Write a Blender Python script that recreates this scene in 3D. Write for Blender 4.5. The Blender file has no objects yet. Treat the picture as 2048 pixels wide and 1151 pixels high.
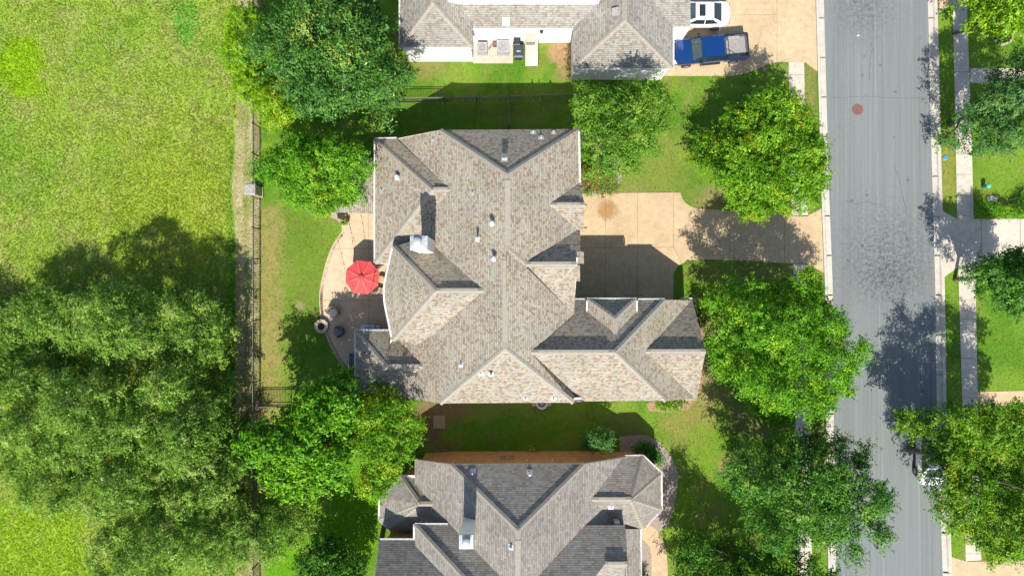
import bpy, math, random
import numpy as np
from mathutils import Vector, Matrix

# ------------------------------------------------------------------ camera, light, exposure
SC = bpy.context.scene
COL = SC.collection
H, S, CX, CY = 52.0, 27.0, 1024.0, 575.5        # drone height (m), photo pixels per metre at the ground, photo centre
cam = bpy.data.cameras.new('drone_camera')
cam.sensor_width = 36.0
cam.lens = 36.0 * H / (2048.0 / S)
cam.clip_end = 2000.0
camo = bpy.data.objects.new('drone_camera', cam)
camo.location = (0, 0, H)
COL.objects.link(camo)
SC.camera = camo

SUN_EL, SUN_AZ = math.radians(52.0), math.radians(181.5)   # azimuth from +Y (image up), clockwise
wd = bpy.data.worlds.new('World'); SC.world = wd; wd.use_nodes = True
wt = wd.node_tree
sky = wt.nodes.new('ShaderNodeTexSky'); sky.sky_type = 'NISHITA'; sky.sun_disc = False
sky.sun_elevation = SUN_EL; sky.sun_rotation = SUN_AZ
bg = wt.nodes['Background']; bg.inputs['Strength'].default_value = 0.125
wt.links.new(sky.outputs[0], bg.inputs['Color'])
sun = bpy.data.lights.new('sun', 'SUN'); sun.energy = 4.7; sun.angle = math.radians(0.5); sun.color = (1.0, 0.95, 0.87)
suno = bpy.data.objects.new('sun', sun); COL.objects.link(suno)
sd = Vector((math.sin(SUN_AZ) * math.cos(SUN_EL), math.cos(SUN_AZ) * math.cos(SUN_EL), math.sin(SUN_EL)))
suno.rotation_euler = sd.to_track_quat('Z', 'Y').to_euler(); suno.location = sd * 60
SC.view_settings.view_transform = 'Standard'; SC.view_settings.look = 'None'
SC.view_settings.gamma = 1.0; SC.view_settings.exposure = 0.62

# ------------------------------------------------------------------ helpers
def W(px, py, h=0.0):
    k = (1 - h / H) / S
    return Vector(((px - CX) * k, (CY - py) * k, h))

def tag(o, label=None, cat=None, group=None, kind=None):
    if label: o['label'] = label
    if cat: o['category'] = cat
    if group: o['group'] = group
    if kind: o['kind'] = kind
    return o

def thing(name, label, cat, loc=(0, 0, 0), rz=0.0, group=None):
    o = bpy.data.objects.new(name, None); COL.objects.link(o)
    o.empty_display_size = 0.3
    o.location = loc; o.rotation_euler = (0, 0, rz)
    return tag(o, label, cat, group)

class MB:
    """collects polygons; build() links them as one mesh object"""
    def __init__(s): s.v = []; s.f = []; s.uv = []; s.mi = []; s.m = 0
    def poly(s, pts, uv=None):
        i = len(s.v); s.v += [tuple(p) for p in pts]
        s.f.append(tuple(range(i, i + len(pts)))); s.mi.append(s.m)
        s.uv.append(uv if uv else [(p[0], p[1]) for p in pts])
        return s
    def box(s, c, d, rz=0.0, M=None):
        R = M or Matrix.Rotation(rz, 3, 'Z'); c = Vector(c)
        P = [c + R @ Vector((x * d[0] / 2, y * d[1] / 2, z * d[2] / 2)) for z in (-1, 1) for y in (-1, 1) for x in (-1, 1)]
        for q in ((0, 2, 3, 1), (4, 5, 7, 6), (0, 1, 5, 4), (2, 6, 7, 3), (0, 4, 6, 2), (1, 3, 7, 5)):
            p = [P[j] for j in q]; a = (p[1] - p[0]).length; b = (p[2] - p[1]).length
            s.poly(p, [(0, 0), (a, 0), (a, b), (0, b)])
        return s
    def beam(s, a, b, w, t):
        a, b = Vector(a), Vector(b); d = b - a; L = d.length
        if L < 1e-5: return s
        z = d.normalized(); x = Vector((0, 0, 1)).cross(z)
        if x.length < 1e-3: x = Vector((1, 0, 0))
        x.normalize(); y = z.cross(x)
        M = Matrix((x, y, z)).transposed()
        return s.box((a + b) / 2, (w, t, L), M=M)
    def tube(s, pts, rad, n=8, cap=True):
        pts = [Vector(p) for p in pts]
        if not hasattr(rad, '__len__'): rad = [rad] * len(pts)
        rings = []
        for i, p in enumerate(pts):
            d = (pts[min(i + 1, len(pts) - 1)] - pts[max(i - 1, 0)]).normalized()
            x = d.cross(Vector((0, 0, 1)))
            if x.length < 1e-3: x = Vector((1, 0, 0))
            x.normalize(); y = d.cross(x)
            rings.append([p + (x * math.cos(2 * math.pi * j / n) + y * math.sin(2 * math.pi * j / n)) * rad[i] for j in range(n)])
        return s.loft(rings, cap)
    def loft(s, rings, cap=True):
        n = len(rings[0]); b = len(s.v)
        for r in rings: s.v += [tuple(p) for p in r]
        for i in range(len(rings) - 1):
            for j in range(n):
                k = (j + 1) % n
                s.f.append((b + i * n + j, b + i * n + k, b + (i + 1) * n + k, b + (i + 1) * n + j)); s.mi.append(s.m)
                s.uv.append([(j / n, i), (k / n, i), (k / n, i + 1), (j / n, i + 1)])
        if cap:
            for off in (0, (len(rings) - 1) * n):
                s.f.append(tuple(b + off + j for j in range(n))); s.mi.append(s.m); s.uv.append([(0, 0)] * n)
        return s
    def lathe(s, c, prof, n=24, axis='Z'):
        c = Vector(c); R = {'Z': Matrix.Identity(3), 'Y': Matrix.Rotation(math.pi / 2, 3, 'X'), 'X': Matrix.Rotation(math.pi / 2, 3, 'Y')}[axis]
        rings = [[c + R @ Vector((r * math.cos(2 * math.pi * j / n), r * math.sin(2 * math.pi * j / n), z)) for j in range(n)] for r, z in prof]
        return s.loft(rings, True)
    def prism(s, pts, z0, z1):
        """vertical prism over a world xy polygon"""
        a = [Vector((p[0], p[1], z0)) for p in pts]; b = [Vector((p[0], p[1], z1)) for p in pts]
        s.poly(b); s.poly(a[::-1]); u = 0
        for i in range(len(pts)):
            j = (i + 1) % len(pts); L = (a[j] - a[i]).length
            s.poly([a[i], a[j], b[j], b[i]], [(u, z0), (u + L, z0), (u + L, z1), (u, z1)]); u += L
        return s
    def build(s, name, mat, parent=None, smooth=None, local=True):
        me = bpy.data.meshes.new(name)
        v = s.v
        if parent is not None and not local:
            Mi = parent_matrix(parent).inverted(); v = [tuple(Mi @ Vector(p)) for p in v]
        me.from_pydata(v, [], s.f)
        for m in (mat if isinstance(mat, (list, tuple)) else [mat]): me.materials.append(m)
        ul = me.uv_layers.new(name='UVMap')
        flat = [c for f in s.uv for p in f for c in p]
        ul.data.foreach_set('uv', flat)
        me.polygons.foreach_set('material_index', s.mi)
        if smooth:
            import bmesh
            bm = bmesh.new(); bm.from_mesh(me); bmesh.ops.remove_doubles(bm, verts=bm.verts, dist=0.0005)
            bmesh.ops.recalc_face_normals(bm, faces=bm.faces); bm.to_mesh(me); bm.free()
            me.polygons.foreach_set('use_smooth', [True] * len(me.polygons))
            me.set_sharp_from_angle(angle=math.radians(smooth))
        me.update()
        o = bpy.data.objects.new(name, me); COL.objects.link(o)
        if parent is not None: o.parent = parent
        return o

def parent_matrix(p):
    M = Matrix.LocRotScale(p.location, p.rotation_euler, p.scale)
    return parent_matrix(p.parent) @ M if p.parent else M

def np_mesh(name, V, F, mat, cols=None, parent=None):
    me = bpy.data.meshes.new(name)
    n = F.shape[1]
    me.vertices.add(len(V)); me.vertices.foreach_set('co', V.astype(np.float32).ravel())
    me.loops.add(F.size); me.loops.foreach_set('vertex_index', F.astype(np.int32).ravel())
    me.polygons.add(len(F)); me.polygons.foreach_set('loop_start', np.arange(0, F.size, n, dtype=np.int32))
    me.update(calc_edges=True)
    if cols is not None:
        a = me.attributes.new('Col', 'FLOAT_COLOR', 'POINT')
        c4 = np.ones((len(V), 4), np.float32); c4[:, :3] = cols
        a.data.foreach_set('color', c4.ravel())
    me.materials.append(mat)
    o = bpy.data.objects.new(name, me); COL.objects.link(o)
    if parent is not None: o.parent = parent
    return o

def copy_tree(o, parent=None):
    c = o.copy(); COL.objects.link(c)
    if parent is not None: c.parent = parent
    for ch in [x for x in COL.objects if x.parent == o]: copy_tree(ch, c)
    return c

# value noise in numpy, for albedo variation of the ground and crowns
def vnoise(x, y, seed):
    r = np.random.RandomState(seed).rand(256, 256)
    xi = np.floor(x).astype(int); yi = np.floor(y).astype(int); fx = x - xi; fy = y - yi
    fx = fx * fx * (3 - 2 * fx); fy = fy * fy * (3 - 2 * fy)
    g = lambda a, b: r[a % 256, b % 256]
    return (g(xi, yi) * (1 - fx) + g(xi + 1, yi) * fx) * (1 - fy) + (g(xi, yi + 1) * (1 - fx) + g(xi + 1, yi + 1) * fx) * fy
def fbm(x, y, seed, oct=4):
    t = 0; a = 0.5; s = 0
    for i in range(oct):
        t = t + a * vnoise(x * 2 ** i + 17.3 * i, y * 2 ** i - 9.1 * i, seed + i); s += a; a *= 0.55
    return t / s
def sstep(a, b, x): t = np.clip((x - a) / (b - a), 0, 1); return t * t * (3 - 2 * t)

# ------------------------------------------------------------------ materials
def newmat(name):
    m = bpy.data.materials.new(name); m.use_nodes = True
    nt = m.node_tree; return m, nt, nt.nodes['Principled BSDF']
def nd(nt, t, **kw):
    n = nt.nodes.new(t)
    for k, v in kw.items():
        if k in n.inputs: n.inputs[k].default_value = v
        else: setattr(n, k, v)
    return n
def math_(nt, op, a, b=None):
    n = nt.nodes.new('ShaderNodeMath'); n.operation = op
    for i, x in enumerate((a, b)):
        if x is None: continue
        if isinstance(x, (int, float)): n.inputs[i].default_value = x
        else: nt.links.new(x, n.inputs[i])
    return n.outputs[0]
def ramp(nt, fac, stops, interp='LINEAR'):
    r = nt.nodes.new('ShaderNodeValToRGB'); r.color_ramp.interpolation = interp
    e = r.color_ramp.elements
    while len(e) < len(stops): e.new(0.5)
    for i, (p, c) in enumerate(stops): e[i].position = p; e[i].color = (*c, 1)
    nt.links.new(fac, r.inputs[0]); return r.outputs[0]
def mixc(nt, fac, a, b, mode='MIX'):
    n = nt.nodes.new('ShaderNodeMix'); n.data_type = 'RGBA'; n.blend_type = mode
    for i, x in ((0, fac), (6, a), (7, b)):
        if isinstance(x, (int, float)): n.inputs[i].default_value = x
        elif isinstance(x, tuple): n.inputs[i].default_value = (*x, 1)
        else: nt.links.new(x, n.inputs[i])
    return n.outputs[2]
def noise(nt, vec, scale, detail=3.0, rough=0.6):
    n = nd(nt, 'ShaderNodeTexNoise', Scale=scale, Detail=detail, Roughness=rough)
    if vec is not None: nt.links.new(vec, n.inputs['Vector'])
    return n.outputs['Fac']
def coords(nt, kind='Object', scale=None):
    c = nt.nodes.new('ShaderNodeTexCoord').outputs[kind]
    if scale:
        mp = nt.nodes.new('ShaderNodeMapping'); mp.inputs['Scale'].default_value = scale
        nt.links.new(c, mp.inputs[0]); return mp.outputs[0]
    return c
def bump(nt, b, h, strength=0.4, dist=0.02):
    n = nd(nt, 'ShaderNodeBump', Strength=strength, Distance=dist)
    nt.links.new(h, n.inputs['Height']); nt.links.new(n.outputs[0], b.inputs['Normal'])

def simple(name, c, rough=0.6, var=0.15, scale=6.0, metal=0.0, bmp=0.0, coat=0.0, spec=0.5):
    m, nt, b = newmat(name)
    v = coords(nt); f = noise(nt, v, scale, 4)
    lo = tuple(x * (1 - var) for x in c); hi = tuple(min(1, x * (1 + var)) for x in c)
    nt.links.new(ramp(nt, f, [(0.3, lo), (0.7, hi)]), b.inputs['Base Color'])
    b.inputs['Roughness'].default_value = rough; b.inputs['Metallic'].default_value = metal
    b.inputs['Coat Weight'].default_value = coat; b.inputs['Specular IOR Level'].default_value = spec
    if bmp: bump(nt, b, noise(nt, v, scale * 6, 3), bmp, 0.01)
    return m

def shingle_mat(name, cols, course=0.145, tab=0.19):
    """laminated shingles: every tab its own tone, courses with a lip; UVs are metres along and up the slope"""
    m, nt, b = newmat(name)
    uv = coords(nt, 'UV'); sp = nt.nodes.new('ShaderNodeSeparateXYZ'); nt.links.new(uv, sp.inputs[0])
    u, v = sp.outputs[0], sp.outputs[1]
    r = math_(nt, 'DIVIDE', v, course); row = math_(nt, 'FLOOR', r); fr = math_(nt, 'FRACT', r)
    wr = nd(nt, 'ShaderNodeTexWhiteNoise', noise_dimensions='1D'); nt.links.new(row, wr.inputs['W'])
    uu = math_(nt, 'ADD', math_(nt, 'DIVIDE', u, tab), math_(nt, 'MULTIPLY', wr.outputs['Value'], 7.3))
    col = math_(nt, 'FLOOR', uu); fc = math_(nt, 'FRACT', uu)
    cb = nt.nodes.new('ShaderNodeCombineXYZ'); nt.links.new(col, cb.inputs[0]); nt.links.new(row, cb.inputs[1])
    wn = nd(nt, 'ShaderNodeTexWhiteNoise', noise_dimensions='3D'); nt.links.new(cb.outputs[0], wn.inputs['Vector'])
    big = noise(nt, uv, 0.9, 3)
    sel = math_(nt, 'ADD', math_(nt, 'MULTIPLY', wn.outputs['Value'], 0.8), math_(nt, 'MULTIPLY', big, 0.4))
    sel = math_(nt, 'SUBTRACT', sel, 0.1)
    base = ramp(nt, sel, cols, 'LINEAR')
    sp2 = nt.nodes.new('ShaderNodeSeparateColor'); nt.links.new(wn.outputs['Color'], sp2.inputs[0])
    base = mixc(nt, 1.0, base, ramp(nt, sp2.outputs[1], [(0, (0.86, 0.86, 0.86)), (1, (1.1, 1.1, 1.1))]), 'MULTIPLY')
    fine = noise(nt, uv, 30, 3)
    base = mixc(nt, 1.0, base, ramp(nt, fine, [(0.3, (0.78, 0.78, 0.78)), (0.7, (1.2, 1.2, 1.2))]), 'MULTIPLY')
    # butt joints; shadow gap at every course lip painted in as a dark line
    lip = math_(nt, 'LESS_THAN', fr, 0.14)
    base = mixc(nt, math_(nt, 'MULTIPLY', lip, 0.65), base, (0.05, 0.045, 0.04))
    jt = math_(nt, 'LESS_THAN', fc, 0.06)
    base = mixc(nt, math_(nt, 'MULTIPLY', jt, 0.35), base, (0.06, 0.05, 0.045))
    stain = noise(nt, uv, 0.35, 4)
    base = mixc(nt, 1.0, base, ramp(nt, stain, [(0.3, (0.84, 0.83, 0.82)), (0.7, (1.1, 1.1, 1.1))]), 'MULTIPLY')
    base = mixc(nt, 1.0, base, (0.945, 0.922, 0.875), 'MULTIPLY')
    nt.links.new(base, b.inputs['Base Color']); b.inputs['Roughness'].default_value = 0.95
    b.inputs['Specular IOR Level'].default_value = 0.15
    hgt = math_(nt, 'ADD', math_(nt, 'MULTIPLY', fr, -1.0), math_(nt, 'MULTIPLY', wn.outputs['Value'], 0.35))
    hgt = math_(nt, 'ADD', hgt, math_(nt, 'MULTIPLY', fine, 0.3))
    bump(nt, b, hgt, 0.8, 0.025)
    return m

def brick_mat(name, c1, c2, mortar, bw=0.22, bh=0.075, ms=0.012, var=0.3):
    m, nt, b = newmat(name)
    uv = coords(nt, 'UV')
    br = nd(nt, 'ShaderNodeTexBrick', Scale=1.0); nt.links.new(uv, br.inputs['Vector'])
    br.inputs['Brick Width'].default_value = bw; br.inputs['Row Height'].default_value = bh
    br.inputs['Mortar Size'].default_value = ms; br.inputs['Color1'].default_value = (*c1, 1)
    br.inputs['Color2'].default_value = (*c2, 1); br.inputs['Mortar'].default_value = (*mortar, 1)
    n = noise(nt, uv, 2.0, 5)
    nt.links.new(mixc(nt, 1.0, br.outputs['Color'], ramp(nt, n, [(0.3, (1 - var,) * 3), (0.7, (1 + var,) * 3)]), 'MULTIPLY'), b.inputs['Base Color'])
    b.inputs['Roughness'].default_value = 0.9
    bump(nt, b, math_(nt, 'MULTIPLY', br.outputs['Fac'], -1.0), 0.5, 0.01)
    return m

def attr_mat(name, fscale=(4.0, 22.0), amp=(0.25, 0.45), bmp=0.8, rough=0.95, bdist=0.06):
    """ground cover: albedo from the Col attribute broken up by two noises"""
    m, nt, b = newmat(name)
    at = nd(nt, 'ShaderNodeAttribute', attribute_name='Col'); c = at.outputs['Color']
    v = coords(nt)
    for s, a in zip(fscale, amp):
        c = mixc(nt, 1.0, c, ramp(nt, noise(nt, v, s, 5, 0.7), [(0.25, (1 - a, 1 - a * 0.9, 1 - a)), (0.75, (1 + a,) * 3)]), 'MULTIPLY')
    nt.links.new(c, b.inputs['Base Color']); b.inputs['Roughness'].default_value = rough
    b.inputs['Specular IOR Level'].default_value = 0.1
    bump(nt, b, noise(nt, v, fscale[1], 4, 0.7), bmp, bdist)
    return m

def leaf_mat(name='leaves', trans=0.2, gloss=0.015):
    m = bpy.data.materials.new(name); m.use_nodes = True; nt = m.node_tree
    nt.nodes.remove(nt.nodes['Principled BSDF'])
    at = nd(nt, 'ShaderNodeAttribute', attribute_name='Col')
    d = nt.nodes.new('ShaderNodeBsdfDiffuse'); t = nt.nodes.new('ShaderNodeBsdfTranslucent')
    g = nd(nt, 'ShaderNodeBsdfGlossy', Roughness=0.45)
    nt.links.new(at.outputs['Color'], d.inputs['Color'])
    nt.links.new(mixc(nt, 1.0, at.outputs['Color'], (1.3, 1.25, 0.6), 'MULTIPLY'), t.inputs['Color'])
    m1 = nd(nt, 'ShaderNodeMixShader', Fac=trans); nt.links.new(d.outputs[0], m1.inputs[1]); nt.links.new(t.outputs[0], m1.inputs[2])
    m2 = nd(nt, 'ShaderNodeMixShader', Fac=gloss); nt.links.new(m1.outputs[0], m2.inputs[1]); nt.links.new(g.outputs[0], m2.inputs[2])
    nt.links.new(m2.outputs[0], nt.nodes['Material Output'].inputs['Surface'])
    return m

def concrete_mat(name, c, var=0.12, speck=0.25):
    m, nt, b = newmat(name); v = coords(nt)
    base = ramp(nt, noise(nt, v, 0.35, 6, 0.65), [(0.3, tuple(x * (1 - var) for x in c)), (0.7, tuple(x * (1 + var) for x in c))])
    base = mixc(nt, 1.0, base, ramp(nt, noise(nt, v, 24, 3, 0.8), [(0.25, (1 - speck,) * 3), (0.75, (1 + speck,) * 3)]), 'MULTIPLY')
    base = mixc(nt, 1.0, base, ramp(nt, noise(nt, v, 2.1, 5, 0.75), [(0.3, (0.83, 0.815, 0.79)), (0.6, (1.05,) * 3)]), 'MULTIPLY')
    nt.links.new(base, b.inputs['Base Color']); b.inputs['Roughness'].default_value = 0.92
    b.inputs['Specular IOR Level'].default_value = 0.2
    bump(nt, b, noise(nt, v, 40, 3), 0.3, 0.006)
    return m

M = {}
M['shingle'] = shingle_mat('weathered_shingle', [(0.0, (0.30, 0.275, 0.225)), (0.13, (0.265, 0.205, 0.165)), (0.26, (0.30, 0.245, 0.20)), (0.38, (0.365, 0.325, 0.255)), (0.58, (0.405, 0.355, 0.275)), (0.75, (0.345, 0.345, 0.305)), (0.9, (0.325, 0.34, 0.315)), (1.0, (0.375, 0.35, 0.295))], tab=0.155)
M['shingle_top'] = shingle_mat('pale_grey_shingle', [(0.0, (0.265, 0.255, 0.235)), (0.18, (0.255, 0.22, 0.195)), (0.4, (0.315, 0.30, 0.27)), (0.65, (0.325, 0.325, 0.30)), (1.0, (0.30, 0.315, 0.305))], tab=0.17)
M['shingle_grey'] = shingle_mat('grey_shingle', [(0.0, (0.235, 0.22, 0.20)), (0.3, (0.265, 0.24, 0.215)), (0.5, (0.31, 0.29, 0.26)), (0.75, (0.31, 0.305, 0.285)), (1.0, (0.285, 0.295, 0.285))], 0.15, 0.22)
M['cap'] = simple('ridge_shingle', (0.295, 0.268, 0.22), 0.95, 0.12, 5.0, bmp=0.3, spec=0.1)
M['white'] = simple('white_paint', (0.78, 0.78, 0.76), 0.5, 0.04, 3)
M['cream'] = simple('cream_siding', (0.78, 0.74, 0.68), 0.7, 0.05, 2)
M['brick'] = brick_mat('orange_brick', (0.56, 0.25, 0.09), (0.46, 0.19, 0.07), (0.5, 0.33, 0.18))
M['stone'] = brick_mat('limestone', (0.42, 0.36, 0.27), (0.34, 0.28, 0.2), (0.3, 0.26, 0.2), 0.5, 0.22, 0.02)
M['galv'] = simple('galvanised_sheet', (0.47, 0.48, 0.48), 0.4, 0.2, 4, metal=0.4)
M['pipe'] = simple('pale_vent_pipe', (0.50, 0.53, 0.54), 0.5, 0.1, 8)
M['lead'] = simple('grey_flashing', (0.34, 0.33, 0.31), 0.6, 0.15, 8)
M['iron'] = simple('dark_iron', (0.045, 0.04, 0.037), 0.5, 0.2, 8)
M['ironlit'] = simple('sunlit_rail', (0.16, 0.145, 0.13), 0.55, 0.2, 8)  # paler copy of the iron, sunlight put into the rail colour
M['glass'] = simple('dark_glass', (0.02, 0.025, 0.03), 0.08, 0.1, 3, spec=0.7)
M['bark'] = simple('bark', (0.13, 0.105, 0.08), 0.95, 0.35, 5, bmp=0.6)
M['barkgrey'] = simple('grey_bark', (0.26, 0.24, 0.21), 0.95, 0.35, 5, bmp=0.6)
M['leaf'] = leaf_mat()
M['drive'] = concrete_mat('tan_exposed_aggregate', (0.475, 0.355, 0.215), 0.13, 0.34)
M['patio'] = concrete_mat('tan_patio_concrete', (0.52, 0.40, 0.27), 0.08, 0.14)
M['walk'] = concrete_mat('pale_sidewalk', (0.50, 0.44, 0.365), 0.08, 0.2)
M['curb'] = concrete_mat('kerb_concrete', (0.47, 0.43, 0.37), 0.12, 0.18)
M['joint'] = simple('joint_sealant', (0.13, 0.095, 0.06), 0.9, 0.3, 6)
M['lawn'] = attr_mat('lawn_turf', (3.0, 26.0), (0.16, 0.42), 0.7)
M['fieldgrass'] = leaf_mat('grass_blades', 0.35, 0.0)
M['mulch'] = simple('bark_mulch', (0.30, 0.24, 0.20), 0.95, 0.35, 14, bmp=0.8)
M['soil'] = simple('bare_soil', (0.30, 0.19, 0.11), 0.95, 0.3, 5, bmp=0.6)
M['black'] = simple('black_plastic', (0.02, 0.02, 0.022), 0.5, 0.2, 8)
M['rubber'] = simple('tyre_rubber', (0.018, 0.018, 0.018), 0.8, 0.2, 10)

def inpoly(px, py, poly):
    r = np.zeros(px.shape, bool); n = len(poly)
    for i in range(n):
        (x0, y0), (x1, y1) = poly[i], poly[(i + 1) % n]
        c = (y0 > py) != (y1 > py)
        r ^= c & (px < (x1 - x0) * (py - y0) / (y1 - y0 + 1e-9) + x0)
    return r

M['acgrey'] = simple('grey_enamel', (0.30, 0.31, 0.32), 0.45, 0.1, 5)
M['kerbjoint'] = simple('kerb_gap', (0.26, 0.23, 0.19), 0.9, 0.2, 5)
M['brownframe'] = simple('tan_window_frame', (0.36, 0.25, 0.15), 0.6, 0.1, 5)
# ------------------------------------------------------------------ ground
def lawn_colour(px, py):
    """turf albedo: green, dry and worn places"""
    x = px / S; y = py / S
    n1 = fbm(x * 0.35, y * 0.35, 3); n2 = fbm(x * 1.2, y * 1.2, 11); n3 = fbm(x * 2.5, y * 2.5, 21, 3)
    L = lambda a, b, t: a + (np.array(b) - a) * t[..., None]
    base = np.zeros(px.shape + (3,)) + np.array((0.09, 0.19, 0.016))
    c = L(base, (0.15, 0.25, 0.025), sstep(0.35, 0.65, n1))
    c = L(c, (0.19, 0.20, 0.05), sstep(0.52, 0.72, n2) * 0.6)
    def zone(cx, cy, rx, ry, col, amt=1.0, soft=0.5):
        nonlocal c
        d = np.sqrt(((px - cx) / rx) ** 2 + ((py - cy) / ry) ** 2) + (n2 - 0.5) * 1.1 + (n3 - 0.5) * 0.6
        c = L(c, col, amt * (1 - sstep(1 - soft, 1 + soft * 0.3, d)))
    # back yard: dry strip along the fence
    dry = (1 - sstep(548, 585, px + (n2 - 0.5) * 50)) * sstep(395, 430, py) * (1 - sstep(960, 1010, py))
    c = L(c, (0.27, 0.225, 0.075), dry * (0.45 + 0.55 * sstep(0.3, 0.6, n3)))
    c = L(c, (0.135, 0.19, 0.025), sstep(570, 585, px) * (1 - sstep(640, 690, px)) * sstep(420, 450, py) * (1 - sstep(640, 700, py)) * 0.6)
    zone(600, 610, 14, 12, (0.30, 0.23, 0.12), 0.7); zone(665, 430, 40, 20, (0.2, 0.18, 0.06), 0.5)
    # side yards
    zone(850, 128, 55, 35, (0.22, 0.19, 0.065), 0.7); zone(1120, 95, 35, 45, (0.34, 0.21, 0.12), 0.95); zone(1135, 140, 30, 28, (0.30, 0.19, 0.10), 0.7)
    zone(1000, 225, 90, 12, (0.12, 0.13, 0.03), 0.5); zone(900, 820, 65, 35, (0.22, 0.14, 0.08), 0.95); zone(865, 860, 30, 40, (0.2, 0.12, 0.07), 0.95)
    zone(1000, 860, 130, 40, (0.085, 0.21, 0.014), 0.8); zone(1000, 816, 130, 10, (0.17, 0.16, 0.05), 0.5); zone(985, 875, 18, 10, (0.18, 0.13, 0.06), 0.6); zone(885, 895, 30, 10, (0.24, 0.14, 0.08), 0.7)
    zone(1250, 850, 45, 35, (0.15, 0.15, 0.05), 0.7)
    # front yards
    zone(1305, 330, 90, 90, (0.19, 0.22, 0.045), 0.75); zone(1430, 395, 55, 30, (0.24, 0.20, 0.085), 0.8); zone(1260, 380, 60, 18, (0.2, 0.2, 0.06), 0.6)
    zone(1380, 830, 60, 90, (0.24, 0.21, 0.06), 0.8); zone(1415, 700, 25, 60, (0.28, 0.21, 0.10), 0.85); zone(1420, 770, 30, 40, (0.28, 0.23, 0.10), 0.7)
    zone(1410, 900, 60, 50, (0.145, 0.24, 0.02), 0.7); zone(1470, 930, 40, 30, (0.33, 0.22, 0.12), 0.8)
    zone(1500, 810, 60, 70, (0.2, 0.16, 0.07), 0.6); zone(1520, 555, 110, 40, (0.25, 0.20, 0.08), 0.45); zone(1410, 545, 45, 25, (0.2, 0.2, 0.05), 0.5)
    zone(1620, 190, 16, 90, (0.22, 0.19, 0.06), 0.7); zone(1635, 900, 18, 200, (0.2, 0.15, 0.08), 0.6)
    zone(1897, 340, 22, 70, (0.24, 0.22, 0.05), 0.7); zone(2000, 340, 70, 45, (0.15, 0.24, 0.025), 0.6); zone(1985, 410, 40, 20, (0.13, 0.25, 0.012), 0.6)
    zone(700, 1040, 60, 130, (0.10, 0.25, 0.008), 0.9); zone(560, 1120, 60, 80, (0.10, 0.25, 0.008), 0.9); zone(745, 960, 30, 70, (0.12, 0.27, 0.01), 0.8)
    zone(500, 930, 40, 60, (0.28, 0.17, 0.09), 0.8); zone(500, 1110, 40, 60, (0.25, 0.24, 0.09), 0.8)
    return c

def field_colour(px, py):
    x = px / S; y = py / S
    n1 = fbm(x * 0.25, y * 0.25, 31); n2 = fbm(x * 0.9 + 5, y * 0.9, 41); n3 = fbm(x * 2.6, y * 2.6, 51, 3)
    L = lambda a, b, t: a + (np.array(b) - a) * t[..., None]
    c = np.zeros(px.shape + (3,)) + np.array((0.225, 0.318, 0.042))
    c = L(c, (0.285, 0.29, 0.095), sstep(0.44, 0.68, n2) * 0.5)
    c = L(c, (0.13, 0.27, 0.02), sstep(0.52, 0.68, n1) * 0.5)
    yel = np.exp(-(((px - 360) / 170) ** 2 + ((py - 400) / 150) ** 2))
    c = L(c, (0.26, 0.32, 0.03), np.clip(yel * 0.75 + (n3 - 0.5) * 0.35, 0, 0.75))
    d = np.sqrt(((px - 40) / 60) ** 2 + ((py - 135) / 75) ** 2) + (n2 - 0.5) * 0.9
    c = L(c, (0.22, 0.36, 0.008), 0.85 * (1 - sstep(0.6, 1.1, d)))
    d = np.sqrt(((px - 372) / 32) ** 2 + ((py - 50) / 55) ** 2) + (n2 - 0.5) * 0.9
    c = L(c, (0.11, 0.28, 0.03), 0.8 * (1 - sstep(0.6, 1.1, d)))
    edge = sstep(445, 468, px) * (1 - sstep(470, 480, px)) * sstep(250, 320, py)
    c = L(c, (0.10, 0.21, 0.015), edge * 0.8)
    bl = (1 - sstep(150, 190, px)) * sstep(1000, 1030, py)
    c = L(c, (0.22, 0.35, 0.012), bl * 0.7)
    c = L(c, (0.33, 0.31, 0.13), sstep(0.66, 0.78, n3) * 0.35)
    return c

def sheet(name, x0, x1, y0, y1, step, fn, mat, z, kind='structure'):
    nx = int((x1 - x0) / step) + 1; ny = int((y1 - y0) / step) + 1
    gx, gy = np.meshgrid(np.linspace(x0, x1, nx), np.linspace(y0, y1, ny))
    V = np.stack([gx / 1.0, gy / 1.0, np.zeros_like(gx) + z], -1).reshape(-1, 3)
    i = np.arange(nx * ny).reshape(ny, nx)
    F = np.stack([i[:-1, :-1], i[:-1, 1:], i[1:, 1:], i[1:, :-1]], -1).reshape(-1, 4)
    c = fn(CX + gx * S, CY - gy * S).reshape(-1, 3)
    o = np_mesh(name, V, F, mat, c); tag(o, kind=kind); return o

far = MB().poly([(-900, -900, -0.05), (900, -900, -0.05), (900, 900, -0.05), (-900, 900, -0.05)])
M['far'] = simple('distant_turf', (0.13, 0.20, 0.035), 0.95, 0.3, 0.05, spec=0.1)
tag(far.build('ground', M['far']), kind='structure')
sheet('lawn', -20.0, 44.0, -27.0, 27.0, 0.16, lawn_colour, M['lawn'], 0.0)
M['fieldsoil'] = attr_mat('meadow_turf', (2.5, 16.0), (0.2, 0.42), 0.6, bdist=0.08)
sheet('meadow', -46.0, -19.9, -27.0, 27.0, 0.2, lambda a, b: field_colour(a, b) * 1.0, M['fieldsoil'], 0.0)

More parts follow.
